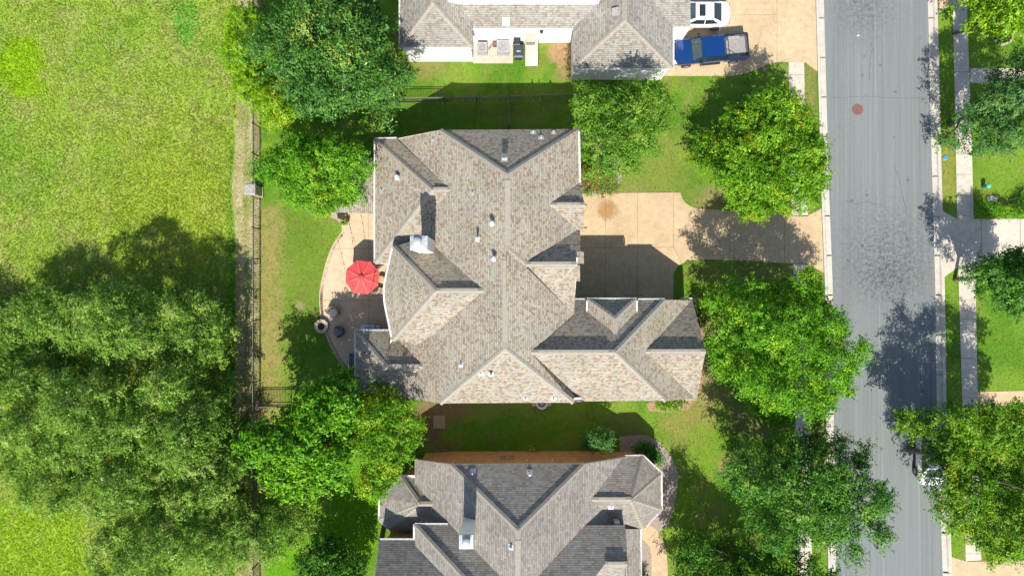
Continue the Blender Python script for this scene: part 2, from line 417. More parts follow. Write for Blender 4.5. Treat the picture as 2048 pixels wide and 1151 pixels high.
def dry_colour(px, py):
    x = px / S; y = py / S; n = fbm(x * 1.5, y * 0.6, 61); n3 = fbm(x * 4, y * 2, 71, 3)
    c = np.zeros(px.shape + (3,)) + np.array((0.37, 0.32, 0.16))
    c = c + (np.array((0.27, 0.28, 0.09)) - c) * sstep(0.38, 0.6, n)[..., None]
    c = c + (np.array((0.50, 0.43, 0.27)) - c) * (sstep(0.5, 0.7, n3) * 0.6)[..., None]
    lane = np.exp(-((px - 492) / 4) ** 2) * 0.5
    return c + (np.array((0.15, 0.20, 0.04)) - c) * lane[..., None]
def strip(name, left, right, mat, z, fn=None, step=0.3):
    """ground strip between two px polylines that run down the picture"""
    ys = np.arange(left[0][1], left[-1][1] + 1e-6, step * S); n = 8
    xl = np.interp(ys, [p[1] for p in left], [p[0] for p in left]); xr = np.interp(ys, [p[1] for p in right], [p[0] for p in right])
    gx = xl[:, None] + (xr - xl)[:, None] * np.linspace(0, 1, n)[None]; gy = np.repeat(ys[:, None], n, 1)
    V = np.stack([(gx - CX) / S, (CY - gy) / S, np.zeros_like(gx) + z], -1).reshape(-1, 3)
    i = np.arange(gx.size).reshape(gx.shape)
    F = np.stack([i[1:, :-1], i[1:, 1:], i[:-1, 1:], i[:-1, :-1]], -1).reshape(-1, 4)
    o = np_mesh(name, V, F, mat, fn(gx, gy).reshape(-1, 3) if fn else None); return tag(o, kind='structure')
strip('grass_path', [(476, -150), (475, 200), (470, 300), (464, 385), (472, 470), (471, 900), (470, 1300)], [(522, -150), (522, 1300)], attr_mat('worn_turf', (3.5, 18.0), (0.25, 0.5), 0.9), 0.004, dry_colour)

# meadow grass: long blades lying over in the wind, uncountable
rs = np.random.RandomState(5)
def blades(name, n, x0, x1, y0, y1, ln, wd, colfn, keep, lean=0.6):
    px = rs.uniform(x0, x1, n); py = rs.uniform(y0, y1, n)
    k = keep(px, py); px = px[k]; py = py[k]; n = len(px)
    b = np.stack([(px - CX) / S, (CY - py) / S, np.zeros(n)], -1)
    clump = fbm(px / S * 1.3, py / S * 1.3, 91, 3)
    a = rs.uniform(0, 2 * np.pi, n) * 0.55 + 2.6 + (fbm(px / S * 0.3, py / S * 0.3, 95, 2) - 0.5) * 5
    l = ln * rs.uniform(0.5, 1.3, n) * (0.5 + clump)
    d = np.stack([np.cos(a) * lean, np.sin(a) * lean, rs.uniform(0.35, 0.8, n)], -1); d /= np.linalg.norm(d, axis=1)[:, None]
    s = np.stack([-np.sin(a), np.cos(a), np.zeros(n)], -1) * (wd * rs.uniform(0.6, 1.3, n))[:, None]
    tip = b + d * l[:, None]; mid = b + d * l[:, None] * 0.55 + np.array((0, 0, 0.03))
    V = np.stack([b - s * 0.6, b + s * 0.6, mid + s, tip, mid - s], 1)
    F = np.arange(n * 5).reshape(n, 5)
    c = colfn(px, py) * rs.uniform(0.62, 1.4, n)[:, None] * np.array((1, 1, 1)) + rs.uniform(-0.02, 0.025, (n, 1)) * np.array((1, 0.3, 0.3))
    o = np_mesh(name, V.reshape(-1, 3), F, M['fieldgrass'], np.repeat(np.clip(c, 0.005, 1), 5, 0))
    return tag(o, 'long bright yellow-green meadow grass covering the open field left of the iron fence', 'grass', kind='stuff')
edge_n = lambda py: np.interp(py, [-200, 200, 300, 385, 470, 1300], [476, 475, 470, 464, 472, 470])
blades('meadow_grass', 170000, -150, 478, -60, 1215, 0.17, 0.024, lambda a, b: field_colour(a, b) * 1.25, lambda a, b: a < edge_n(b) - 2 + 7 * (fbm(a / 9, b / 9, 7, 2) - 0.5), 0.75)
# ------------------------------------------------------------------ road, kerbs, pavements
def road_mat():
    m, nt, b = newmat('aged_asphalt'); v = coords(nt)
    sx = nt.nodes.new('ShaderNodeSeparateXYZ'); nt.links.new(v, sx.inputs[0])
    streak = noise(nt, coords(nt, 'Object', (5.0, 0.05, 1)), 1.0, 5, 0.7)
    c = ramp(nt, streak, [(0.28, (0.148, 0.163, 0.160)), (0.5, (0.178, 0.194, 0.190)), (0.72, (0.204, 0.219, 0.212))])
    thin = noise(nt, coords(nt, 'Object', (16.0, 0.04, 1)), 1.0, 2, 0.5)
    c = mixc(nt, 1.0, c, ramp(nt, thin, [(0.3, (0.93,) * 3), (0.62, (1.0,) * 3), (0.74, (1.13, 1.12, 1.1))]), 'MULTIPLY')
    ag = noise(nt, v, 34, 3, 0.8)
    c = mixc(nt, 1.0, c, ramp(nt, ag, [(0.25, (0.72,) * 3), (0.75, (1.24,) * 3)]), 'MULTIPLY')
    for (px, w_, am) in ((1757, .05, 1.16), (1735, .035, 1.1), (1690, .4, .90), (1830, .06, 1.12), (1846, .5, .93), (1790, .03, 1.08)):
        dd = math_(nt, 'ABSOLUTE', math_(nt, 'SUBTRACT', math_(nt, 'ADD', sx.outputs[0], math_(nt, 'MULTIPLY', sx.outputs[1], 0.0165)), W(px, 480).x + W(px, 480).y * 0.0165))
        f = math_(nt, 'MULTIPLY', math_(nt, 'LESS_THAN', dd, w_), ramp(nt, noise(nt, v, 1.2, 4), [(.3, (.35,) * 3), (.7, (1,) * 3)]))
        c = mixc(nt, f, c, mixc(nt, 1.0, c, (am,) * 3, 'MULTIPLY'))
    # oil and scuff stains where cars turn in: two worn patches plus scattered spots
    patch = None
    for (px, py, rx, ry) in ((1775, 500, 3.6, 3.4), (1728, 12, 2.2, 2.4), (1780, 560, 2.4, 1.6)):
        w = W(px, py)
        dx = math_(nt, 'DIVIDE', math_(nt, 'SUBTRACT', sx.outputs[0], w.x), rx); dy = math_(nt, 'DIVIDE', math_(nt, 'SUBTRACT', sx.outputs[1], w.y), ry)
        d = math_(nt, 'ADD', math_(nt, 'MULTIPLY', dx, dx), math_(nt, 'MULTIPLY', dy, dy))
        g = math_(nt, 'EXPONENT', math_(nt, 'MULTIPLY', d, -1.0))
        patch = g if patch is None else math_(nt, 'ADD', patch, g)
    blot = noise(nt, v, 3.8, 7, 0.78); f = math_(nt, 'MULTIPLY', patch, ramp(nt, blot, [(0.42, (0, 0, 0)), (0.62, (1, 1, 1))]))
    c = mixc(nt, math_(nt, 'MULTIPLY', f, 0.75), c, (0.055, 0.06, 0.064))
    vo = nd(nt, 'ShaderNodeTexVoronoi', Scale=0.95); nt.links.new(v, vo.inputs['Vector'])
    wob = math_(nt, 'ADD', vo.outputs['Distance'], math_(nt, 'MULTIPLY', noise(nt, v, 9, 3), 0.22))
    spot = ramp(nt, wob, [(0.19, (1, 1, 1)), (0.27, (0, 0, 0))]); sc2 = nt.nodes.new('ShaderNodeSeparateColor'); nt.links.new(vo.outputs['Color'], sc2.inputs[0])
    c = mixc(nt, math_(nt, 'MULTIPLY', math_(nt, 'MULTIPLY', spot, math_(nt, 'GREATER_THAN', sc2.outputs[0], 0.62)), 0.55), c, (0.07, 0.07, 0.07))
    nt.links.new(c, b.inputs['Base Color']); b.inputs['Roughness'].default_value = 0.9; b.inputs['Specular IOR Level'].default_value = 0.25
    bump(nt, b, ag, 0.35, 0.008); return m
RL = [(1640, -200), (1647, 0), (1657, 370), (1665, 576), (1667, 820), (1671, 1113), (1676, 1350)]
RR = [(1852, -200), (1856, 0), (1863, 288), (1871, 576), (1874, 820), (1886, 1151), (1894, 1350)]
strip('road', RL, RR, road_mat(), 0.012)
def offs(pl, d): return [(x + d, y) for x, y in pl]
def kerb(name, pl, sgn, wg, wc):
    """gutter pan beside the asphalt and a raised kerb behind it"""
    g = MB(); ys = np.arange(pl[0][1], pl[-1][1], 40.0)
    X = lambda y: np.interp(y, [p[1] for p in pl], [p[0] for p in pl])
    for y in ys[:-1]:
        y1 = y + 40
        def cross(yy):
            x = X(yy); q = lambda d, z: Vector(((x + sgn * d - CX) / S, (CY - yy) / S, z))
            return [q(-0.5, 0.014), q(wg, 0.03), q(wg + 2.2, 0.135), q(wg + wc, 0.14), q(wg + wc, 0.0)]
        a, b = cross(y), cross(y1)
        for i in range(4):
            p = [a[i], a[i + 1], b[i + 1], b[i]]; g.poly(p if sgn < 0 else p[::-1])
    o = g.build(name, M['curb']); return tag(o, kind='structure')
kerb('kerb', RL, -1, 9.5, 7.0); kerb('kerb', RR, 1, 8.5, 8.0)
j = MB()
for pl, sg in ((RL, -1), (RR, 1)):
    for y in np.arange(-120, 1250, 79.0):
        x = np.interp(y, [p[1] for p in pl], [p[0] for p in pl])
        a = W(x, y); b = W(x + sg * 16.5, y)
        j.box((a + b) / 2 + Vector((0, 0, 0.075)), (abs(b.x - a.x), 0.018, 0.135))
tag(j.build('kerb_joint', M['kerbjoint']), kind='structure')

PAVED = []
def slab(name, pts, mat, z=0.03, t=0.06, kind='structure'):
    PAVED.append(pts)
    P = [W(x, y) for x, y in pts]
    ar = sum(P[i].x * P[(i + 1) % len(P)].y - P[(i + 1) % len(P)].x * P[i].y for i in range(len(P)))
    if ar < 0: P = P[::-1]
    o = MB().prism(P, z - t, z).build(name, mat); return tag(o, kind=kind)
def smooth_pts(pts, it=2):
    for _ in range(it):
        q = []
        for i in range(len(pts)):
            a, b = pts[i], pts[(i + 1) % len(pts)]
            q += [(a[0] * .75 + b[0] * .25, a[1] * .75 + b[1] * .25), (a[0] * .25 + b[0] * .75, a[1] * .25 + b[1] * .75)]
        pts = q
    return pts
def joints(lines, z, w=0.03):
    g = MB()
    for (a, b) in lines:
        p, q = W(*a), W(*b); d = (q - p).normalized(); n = Vector((-d.y, d.x, 0)) * w / 2; u = Vector((0, 0, z))
        g.poly([p - n + u, q - n + u, q + n + u, p + n + u])
    return tag(g.build('paving_joint', M['joint']), kind='structure')
# neighbour's driveway, main driveway with the turning court, both tan exposed aggregate
slab('driveway', [(1300, 152), (1462, 152), (1482, 150), (1510, 141), (1535, 129), (1558, 124), (1610, 125), (1640, 147), (1633, 60), (1627, -150), (1300, -150)], M['drive'])
slab('driveway', [(1120, 392), (1182, 386), (1360, 385), (1364, 396), (1370, 405), (1380, 412), (1394, 417), (1470, 421), (1590, 431), (1617, 430), (1644, 416), (1647, 545), (1618, 529), (1500, 521), (1398, 518), (1372, 522), (1356, 531), (1347, 546), (1346, 640), (1120, 640)], M['drive'])
joints([((1553, -150), (1554, 124)), ((1455, 31), (1553, 30)), ((1454, -100), (1456, 152)), ((1211, 386), (1211, 640)), ((1275, 386), (1275, 640)), ((1347, 386), (1347, 495)), ((1150, 496), (1347, 494)), ((1347, 495), (1364, 527)), ((1459, 420), (1459, 520)), ((1569, 430), (1569, 527))], 0.035, 0.02)
st = MB()
for i in range(26):
    a = 2 * math.pi * i / 26
M['rust'] = simple('rust_stain', (0.42, 0.25, 0.09), 0.95, 0.25, 5)
def stain_mat():
    m, nt, b = newmat('tan_concrete_rust_stain'); v = coords(nt, 'UV')
    sx = nt.nodes.new('ShaderNodeVectorMath'); sx.operation = 'LENGTH'; nt.links.new(v, sx.inputs[0])
    f = math_(nt, 'ADD', sx.outputs['Value'], math_(nt, 'MULTIPLY', math_(nt, 'SUBTRACT', noise(nt, v, 2.6, 6, 0.75), 0.5), 1.5))
    a = ramp(nt, f, [(0.35, (1, 1, 1)), (0.95, (0, 0, 0))])
    base = ramp(nt, noise(nt, coords(nt), 24, 3, 0.8), [(0.25, (0.35, 0.19, 0.055)), (0.75, (0.46, 0.27, 0.09))])
    nt.links.new(base, b.inputs['Base Color']); b.inputs['Roughness'].default_value = 0.95
    nt.links.new(math_(nt, 'MULTIPLY', a, 0.7), b.inputs['Alpha']); return m
c = W(1214, 420)
st.poly([(c.x - 1, c.y - 1, 0.034), (c.x + 1, c.y - 1, 0.034), (c.x + 1, c.y + 1, 0.034), (c.x - 1, c.y + 1, 0.034)], [(-1.1, -1.1), (1.1, -1.1), (1.1, 1.1), (-1.1, 1.1)])
tag(st.build('rust_stain', stain_mat()), kind='structure')
slab('pavement', [(1577, 124), (1608, 125), (1610, 260), (1616, 432), (1583, 432), (1579, 260)], M['walk'])
slab('pavement', [(1586, 526), (1617, 528), (1619, 700), (1621, 860), (1625, 1250), (1595, 1250), (1591, 860), (1588, 700)], M['walk'])
slab('pavement', [(1903, -150), (1930, -150), (1933, 0), (1943, 288), (1947, 438), (1914, 438), (1911, 288), (1905, 0)], M['walk'])
slab('pavement', [(1916, 532), (1950, 532), (1955, 800), (1962, 1119), (1931, 1121), (1924, 800)], M['walk'])
jl = []
for y in list(range(-20, 440, 41)) + list(range(560, 1110, 39)):
    x0 = np.interp(y, [0, 288, 438, 532, 800, 1110], [1905, 1911, 1914, 1916, 1924, 1930]); jl.append(((x0, y), (x0 + 31, y)))
for y in list(range(150, 430, 41)) + list(range(560, 1150, 41)):
    x0 = np.interp(y, [124, 432, 526, 860], [1577, 1583, 1586, 1591]); jl.append(((x0, y), (x0 + 31, y)))
joints(jl, 0.035, 0.022)
slab('driveway', [(1882, 420), (1914, 438), (2100, 437), (2100, 520), (1952, 532), (1916, 534), (1888, 554)], M['walk'], 0.026)
joints([((1962, 437), (1962, 530)), ((2040, 437), (2040, 525))], 0.031)
slab('driveway', [(1896, 1110), (1935, 1122), (2100, 1118), (2100, 1250), (1902, 1250)], M['drive'])
slab('garden_path', [(1940, 137), (2060, 137), (2060, 166), (1941, 166)], M['walk'], 0.027)
slab('garden_path', [(1955, 783), (2070, 780), (2070, 808), (1956, 811)], M['drive'], 0.027)
slab('driveway', [(1873, -150), (1932, -150), (1905, 6), (1878, 26)], M['drive'], 0.027)
slab('garden_path', [(1240, 1062), (1286, 1045), (1302, 1050), (1316, 1061), (1326, 1078), (1332, 1100), (1335, 1130), (1336, 1250), (1304, 1250), (1303, 1110), (1299, 1092), (1288, 1080), (1240, 1078)], M['drive'])
joints([((1296, 1079), (1314, 1060))], 0.035)
slab('mulch_bed', [(1240, 872), (1290, 868), (1322, 885), (1345, 915), (1356, 945), (1354, 985), (1346, 1020), (1335, 1052), (1318, 1062), (1286, 1045), (1240, 1060)], M['mulch'], 0.02, 0.05)
slab('mulch_bed', [(1270, 1081), (1288, 1080), (1299, 1092), (1303, 1110), (1304, 1250), (1270, 1250)], M['mulch'], 0.02, 0.05)
slab('concrete_pad', [(866, 830), (890, 830), (891, 856), (867, 856)], concrete_mat('brown_pad', (0.36, 0.25, 0.17)), 0.05, 0.08)
slab('planting_bed', smooth_pts([(1150, 250), (1240, 300), (1245, 380), (1150, 392)], 1), M['mulch'], 0.02, 0.05)
slab('planting_bed', smooth_pts([(1376, 585), (1402, 592), (1412, 680), (1400, 815), (1300, 828), (1290, 800), (1376, 796)], 1), M['soil'], 0.012, 0.05)
# patio with a brick soldier-course edge
PAT = [(684, 425), (684, 463), (664.5, 492), (650, 533), (640.5, 576), (639, 605), (642, 634), (652, 669), (666, 701), (684, 730), (706, 751), (740, 768), (800, 770), (800, 420)]
edge = PAT[1:12]; dense = []
for i in range(len(edge) - 1):
    p0 = edge[max(i - 1, 0)]; p1 = edge[i]; p2 = edge[i + 1]; p3 = edge[min(i + 2, len(edge) - 1)]
    for t in np.linspace(0, 1, 8, endpoint=False):
        dense.append(tuple(0.5 * (2 * p1[k] + (p2[k] - p0[k]) * t + (2 * p0[k] - 5 * p1[k] + 4 * p2[k] - p3[k]) * t * t + (3 * p1[k] - p0[k] - 3 * p2[k] + p3[k]) * t ** 3) for k in (0, 1)))
dense.append(edge[-1])
slab('patio', [PAT[0]] + dense + PAT[12:], M['patio'], 0.06, 0.1)
eb = MB(); acc = 0; P = [W(*p) for p in dense]
for a, b in zip(P[:-1], P[1:]):
    d = (b - a); L = d.length; d.normalize(); n = Vector((-d.y, d.x, 0))
    t = 0.0
    while t < L:
        c = a + d * t + n * 0.16
        eb.box((c.x, c.y, 0.035), (0.09, 0.2, 0.068), math.atan2(d.y, d.x)); t += 0.115
tag(eb.build('patio_edging', simple('edging_brick', (0.44, 0.33, 0.22), 0.9, 0.2, 5)), kind='structure')
joints([((738, 425), (738, 668)), ((640, 600), (790, 600)), ((670, 497), (790, 497))], 0.065, 0.02)

def open_turf(a, b):
    k = ~((a > np.interp(b, [-200, 0, 576, 1151], [1624, 1630, 1648, 1656])) & (a < np.interp(b, [-200, 0, 576, 1151], [1868, 1873, 1890, 1904])))
    for P in PAVED:
        xs = [p[0] for p in P]; ys = [p[1] for p in P]; bb = (a > min(xs)) & (a < max(xs)) & (b > min(ys)) & (b < max(ys))
        idx = np.nonzero(bb & k)[0]
        k[idx[inpoly(a[idx], b[idx], P)]] = False
    return k
lo = blades('lawn_grass', 240000, 524, 2060, -40, 1190, 0.05, 0.016, lambda a, b: lawn_colour(a, b) * 1.12, open_turf, 0.7)
lo['label'] = 'short mown lawn grass around the houses and along the street'

pb = blades('path_grass', 26000, 466, 522, -40, 1190, 0.06, 0.02, lambda a, b: dry_colour(a, b) * 1.25, lambda a, b: a > edge_n(b), 0.9)
pb['label'] = 'short straw-coloured grass on the worn strip outside the iron fence'
cr = MB(); rc = random.Random(8)
for pts in ([(1744, 84), (1741, 128), (1738, 165)], [(1790, 330), (1812, 420), (1806, 455), (1826, 520)], [(1690, 400), (1712, 408), (1730, 402), (1760, 410)], [(1662, 195), (1740, 193), (1868, 198)]):
    path = []
    for p, q in zip(pts[:-1], pts[1:]):
        for k in range(9): f = k / 9; path.append(W(p[0] + (q[0] - p[0]) * f + rc.uniform(-1.6, 1.6), p[1] + (q[1] - p[1]) * f + rc.uniform(-1.6, 1.6)))
    for p, q in zip(path[:-1], path[1:]):
        dv = (q - p).normalized(); nv = Vector((-dv.y, dv.x, 0)) * rc.uniform(.006, .014); u = Vector((0, 0, .016)); cr.poly([p - nv + u, q - nv + u, q + nv + u, p + nv + u])
tag(cr.build('road_crack', simple('dark_crack', (.06, .062, .062), .95)), kind='structure')
# ------------------------------------------------------------------ houses
class Plane:
    """roof plane through a photo point at height h, rising along the horizontal direction n with the given pitch"""
    def __init__(s, px, py, h, n, pitch):
        s.o = W(px, py, h); s.n = Vector(n).normalized() if len(n) == 3 else Vector((n[0], n[1], 0)).normalized(); s.p = pitch
    def at(s, px, py):
        g = Vector(((px - CX) / S, (CY - py) / S, 0))
        a = s.o.z + s.p * ((g - Vector((s.o.x, s.o.y, 0))).dot(s.n)); h = a / (1 + s.p * g.dot(s.n) / H)
        return W(px, py, h)
    def uv(s, p):
        t = Vector((-s.n.y, s.n.x, 0)); d = p - s.o
        return (d.dot(t), d.dot(s.n) * math.sqrt(1 + s.p * s.p))
def fit(px0, py0, h0, n, px1, py1, h1):
    a, b = W(px0, py0, h0), W(px1, py1, h1); nn = Vector((n[0], n[1], 0)).normalized()
    return Plane(px0, py0, h0, n, (h1 - h0) / ((b - a).dot(nn)))
N_, S_, E_, W_ = (0, -1), (0, 1), (-1, 0), (1, 0)     # uphill direction of a roof face that looks north, south, east, west

class Roof:
    def __init__(s): s.mb = MB(); s.caps = []; s.vents = []
    def face(s, pl, pts):
        P = [p if isinstance(p, Vector) else pl.at(*p) for p in pts]
        a = sum(P[i].x * P[(i + 1) % len(P)].y - P[(i + 1) % len(P)].x * P[i].y for i in range(len(P)))
        if a < 0: P = P[::-1]
        s.mb.poly(P, [pl.uv(p) for p in P]); return P
    def cap(s, a, b, w=0.17, up=0.035, drop=0.10):
        """folded shingle strip along a ridge or hip, laid as short lapped pieces"""
        g = MB(); s.caps.append(g)
        d = (b - a); L = d.length; d.normalize(); x = Vector((-d.y, d.x, 0)).normalized()
        n = max(1, int(L / 0.28))
        for i in range(n):
            p = a + d * (L * i / n); q = a + d * (L * (i + 1) / n + 0.02)
            u0 = Vector((0, 0, up)); u1 = Vector((0, 0, up + 0.025)); dr = Vector((0, 0, -drop))
            for sg in (1, -1):
                f = [p + u0, q + u1, q + x * sg * w + u1 + dr, p + x * sg * w + u0 + dr]
                g.poly(f if sg < 0 else f[::-1])
            g.poly([q + u1, q + x * w + u1 + dr, q + x * w + dr - Vector((0, 0, .03)), q, q - x * w + dr - Vector((0, 0, .03)), q - x * w + u1 + dr])
    def vent(s, a, b, w=0.16, t=0.055):
        d = (b - a).normalized(); x = Vector((-d.y, d.x, 0)).normalized(); z0 = 0.02
        prof = [(-w, -0.07), (-w, 0.012), (0, t), (w, 0.012), (w, -0.07)]
        r = [[p + x * u + Vector((0, 0, z0 + v)) for u, v in prof] for p in (a, b)]
        g = MB(); g.loft(r, True); s.vents.append(g)
    def build(s, root, mat):
        r = s.mb.build('roof', mat, root, local=False)
        for g in s.caps: g.build('ridge_cap', M['cap'], r, local=False)
        for g in s.vents: g.build('ridge_vent', M['cap'], r, local=False)
        return r

def eave_trim(root, loops, wallmat, gut=(), inset=0.3, name='wall', fascia=0.2):
    """walls under the eave outline, soffits and white fascia boards; loops are closed lists of world eave points"""
    wb, fb, sb = MB(), MB(), MB()
    for lp in loops:
        n = len(lp); ar = sum(lp[i].x * lp[(i + 1) % n].y - lp[(i + 1) % n].x * lp[i].y for i in range(n))
        if ar < 0: lp = lp[::-1]
        ins = []
        for i in range(n):
            a, b, c = lp[i - 1], lp[i], lp[(i + 1) % n]
            d1 = Vector((b.x - a.x, b.y - a.y, 0)); d2 = Vector((c.x - b.x, c.y - b.y, 0))
            if d1.length < 0.35: d1 = d2.copy()
            if d2.length < 0.35: d2 = d1.copy()
            d1.normalize(); d2.normalize(); n1 = Vector((-d1.y, d1.x, 0)); n2 = Vector((-d2.y, d2.x, 0))
            m = n1 + n2; den = 1 + n1.dot(n2)
            o = m * (inset / den) if den > 0.3 else n2 * inset
            ins.append(b + o)
        u = 0
        for i in range(n):
            j = (i + 1) % n; a, b = ins[i], ins[j]; L = Vector((b.x - a.x, b.y - a.y)).length
            if L > 0.02:
                t0, t1 = a.z - 0.06, b.z - 0.06
                wb.poly([(a.x, a.y, -0.02), (b.x, b.y, -0.02), (b.x, b.y, t1), (a.x, a.y, t0)], [(u, 0), (u + L, 0), (u + L, t1), (u, t0)]); u += L
            A, B = lp[i], lp[j]
            if (B - A).length > 0.02:
                dz = Vector((0, 0, -fascia)); e = Vector((0, 0, -0.012))
                fb.poly([A + dz, B + dz, B + e, A + e])
                if (A - B).xy.length > 0.05: sb.poly([A + dz, Vector((a.x, a.y, a.z - fascia)), Vector((b.x, b.y, b.z - fascia)), B + dz])
    wall = wb.build(name, wallmat, root, local=False)
    fb.build('fascia', M['white'], root, local=False); sb.build('soffit', M['white'], root, local=False)
    for a, b in gut:
        g = MB(); d = (b - a).normalized(); x = Vector((d.y, -d.x, 0))
        up = Vector((0, 0, 1))
        prof = [(-0.008, -0.11), (-0.008, 0.0), (0.004, 0.0), (0.012, -0.09), (0.065, -0.09), (0.075, 0.006), (0.09, 0.006), (0.08, -0.11)]
        g.loft([[p + x * u + up * v for u, v in prof] for p in (a, b)], True)
        L = (b - a).length
        for k in range(1, int(L / 0.9) + 1):
            p = a + d * (0.9 * k - 0.4)
            if 0.9 * k - 0.4 < L: g.box(p + x * 0.04 + up * 0.004, (0.03, 0.1, 0.015), math.atan2(d.y, d.x))
        g.build('gutter', M['white'], root, local=False)
    return wall

def gable(wall, pts):
    root, mat, name = wall
    MB().poly(pts, [((p - pts[0]).xy.length, p.z) for p in pts]).build(name, mat, root, local=False)

def window(root, c, ax, w, h, out, mat=None, frame='white'):
    """framed pane set in a wall: c centre, ax along the wall, out outward"""
    ax = Vector(ax); out = Vector(out); up = Vector((0, 0, 1)); c = Vector(c)
    f = MB(); Mx = Matrix((ax, out, up)).transposed()
    for dx in (-1, 1): f.box(c + ax * dx * (w / 2 + 0.03) + out * 0.03, (0.07, 0.1, h + 0.13), M=Mx)
    for dz in (-1, 1): f.box(c + up * dz * (h / 2 + 0.03) + out * 0.033, (w - 0.012, 0.1, 0.07), M=Mx)
    f.box(c + out * 0.028, (0.04, 0.05, h - 0.01), M=Mx)
    fr = f.build('window', M[frame], root, local=False)
    MB().box(c + out * 0.005, (w, 0.02, h), M=Mx).build('pane', mat or M['glass'], fr)
    return fr

# ---------------- main house
mh = thing('house', 'large house in the middle with tan, brown and grey mottled shingle roof and three wings', 'house', W(1010, 560, 0))
R = Roof()
MW = fit(880, 260, 6.2, W_, 1015, 348, 9.7); ME = fit(1159, 300, 6.2, E_, 1015, 348, 9.7)
MN = fit(1015, 259, 6.2, N_, 1015, 348, 9.7)
apN = W(1015, 348, 9.7); rN2 = MW.at(1015, 498); rS1 = MW.at(1010, 512); apS = MW.at(1010, 697)
MS = fit(1010, 805, 6.2, S_, 1010, 697, apS.z)
ME2 = Plane(1010, 600, apS.z, E_, ME.p)
R.face(MN, [(880, 260), (1157, 258), apN])
R.face(MW, [(793, 277), (880, 260), apN, rN2, rS1, apS, (880, 806), (779, 790), (786, 700), (799, 525), (899, 379)])
R.face(ME, [(1157, 258), (1159, 365), (1100, 409), (1159, 462), (1160, 456), (1051, 527), rN2, apN])
R.face(ME2, [rN2, (1051, 527), (1148, 628), (1062, 704), apS, rS1])
R.face(MS, [(880, 806), (1147, 804.5), apS])
# north-west wing
w1r = MW.at(899, 379); h1 = w1r.z; w1h = W(864, 379, h1)
W1W = fit(751, 400, 3.8, W_, 864, 379, h1); W1N = fit(770, 278, 3.8, N_, 864, 379, h1); W1S = fit(770, 525, 3.8, S_, 864, 379, h1)
R.face(W1W, [(750, 278), w1h, (750, 525)]); R.face(W1N, [(750, 278), (793, 277), w1r, w1h]); R.face(W1S, [(750, 525), (799, 525), w1r, w1h])
# middle west wing with the bowed eave
w2r = MW.at(967, 581); w2h = W(872, 581, w2r.z); he = 5.9
W2N = fit(800, 493, he, N_, 872, 581, w2r.z); W2S = fit(800, 680, he, S_, 872, 581, w2r.z)
R.face(W2N, [W(787, 493, he), (850, 475), (860, 484), w2r, w2h])
R.face(W2S, [w2h, w2r, (869, 667), (835, 690), (803, 681), W(785, 680, he)])
bow = [(787, 493), (782.5, 508), (779, 525), (774, 546), (770, 568), (768.5, 586), (769.5, 603), (773.5, 625), (779, 650), (785, 680)]
for a, b in zip(bow[:-1], bow[1:]):
    A, B = W(*a, he), W(*b, he); m = (A + B) / 2; n = Vector((w2h.x - m.x, w2h.y - m.y))
    e = (B - A).xy.normalized(); nn = Vector((e.y, -e.x)); nn = nn if nn.x > 0 else -nn
    pl = Plane(a[0], a[1], he, (nn.x, nn.y), (w2h.z - he) / max(0.5, (w2h - A).xy.dot(nn)))
    R.face(pl, [A, B, w2h])
# south-west wing
w3r = MW.at(846, 732.5); w3h = W(772, 732.5, w3r.z)
W3N = fit(740, 661, 3.2, N_, 772, 732.5, w3r.z); W3S = fit(740, 790, 3.2, S_, 772, 732.5, w3r.z); W3W = fit(711, 720, 3.2, W_, 772, 732.5, w3r.z)
R.face(W3N, [(711, 661), (784, 661), (803, 681), w3r, w3h]); R.face(W3W, [(711, 661), w3h, (711, 790)]); R.face(W3S, [(711, 790), (782, 790), w3r, w3h])
# front gables
g1 = ME.at(1100, 409.5); g1e = W(1169.5, 409.5, g1.z)
E1N = fit(1159, 365.5, 6.2, N_, 1100, 409.5, g1.z); E1S = fit(1159, 464, 6.2, S_, 1100, 409.5, g1.z)
R.face(E1N, [(1159, 365.5), g1e, g1]); R.face(E1S, [(1160, 464), (1167, 462), g1e, g1])
g2 = ME.at(1051, 528); g2e = W(1153, 528, g2.z)
E2N = fit(1160, 456, 6.2, N_, 1051, 528, g2.z); E2S = fit(1148, 628, 6.2, S_, 1051, 528, g2.z)
R.face(E2N, [(1160, 456), (1161, 503), (1152, 504), g2e, g2]); R.face(E2S, [g2, g2e, (1160, 531), (1160, 562), (1151, 562), (1148, 628)])
# east wing
er1 = ME2.at(1062, 704); er2 = W(1230, 704, er1.z)
EWN = fit(1200, 599, 5.07, N_, 1230, 704, er1.z); EWS = fit(1240, 801, 5.07, S_, 1230, 704, er1.z); EWE = fit(1330, 597.5, 5.07, E_, 1230, 704, er1.z)
R.face(EWN, [(1148, 599), (1330, 599), er2, er1, (1148, 629)]); R.face(EWS, [(1165, 802), (1332, 801), er2, er1])
R.face(ME2, [apS, er1, EWS.at(1163, 802.5), MS.at(1147, 804.5)])
g3 = EWE.at(1291, 702.5); g3e = W(1411, 702.5, g3.z)
R.face(EWE, [(1330, 599), (1385, 600), g3, (1390, 796), (1332, 801), er2])
E3N = fit(1385, 600, 3.08, N_, 1291, 702.5, g3.z); E3S = fit(1394, 797, 3.08, S_, 1291, 702.5, g3.z)
R.face(E3N, [(1385, 600), g3e, g3]); R.face(E3S, [(1390, 796), (1394, 797), g3e, g3])
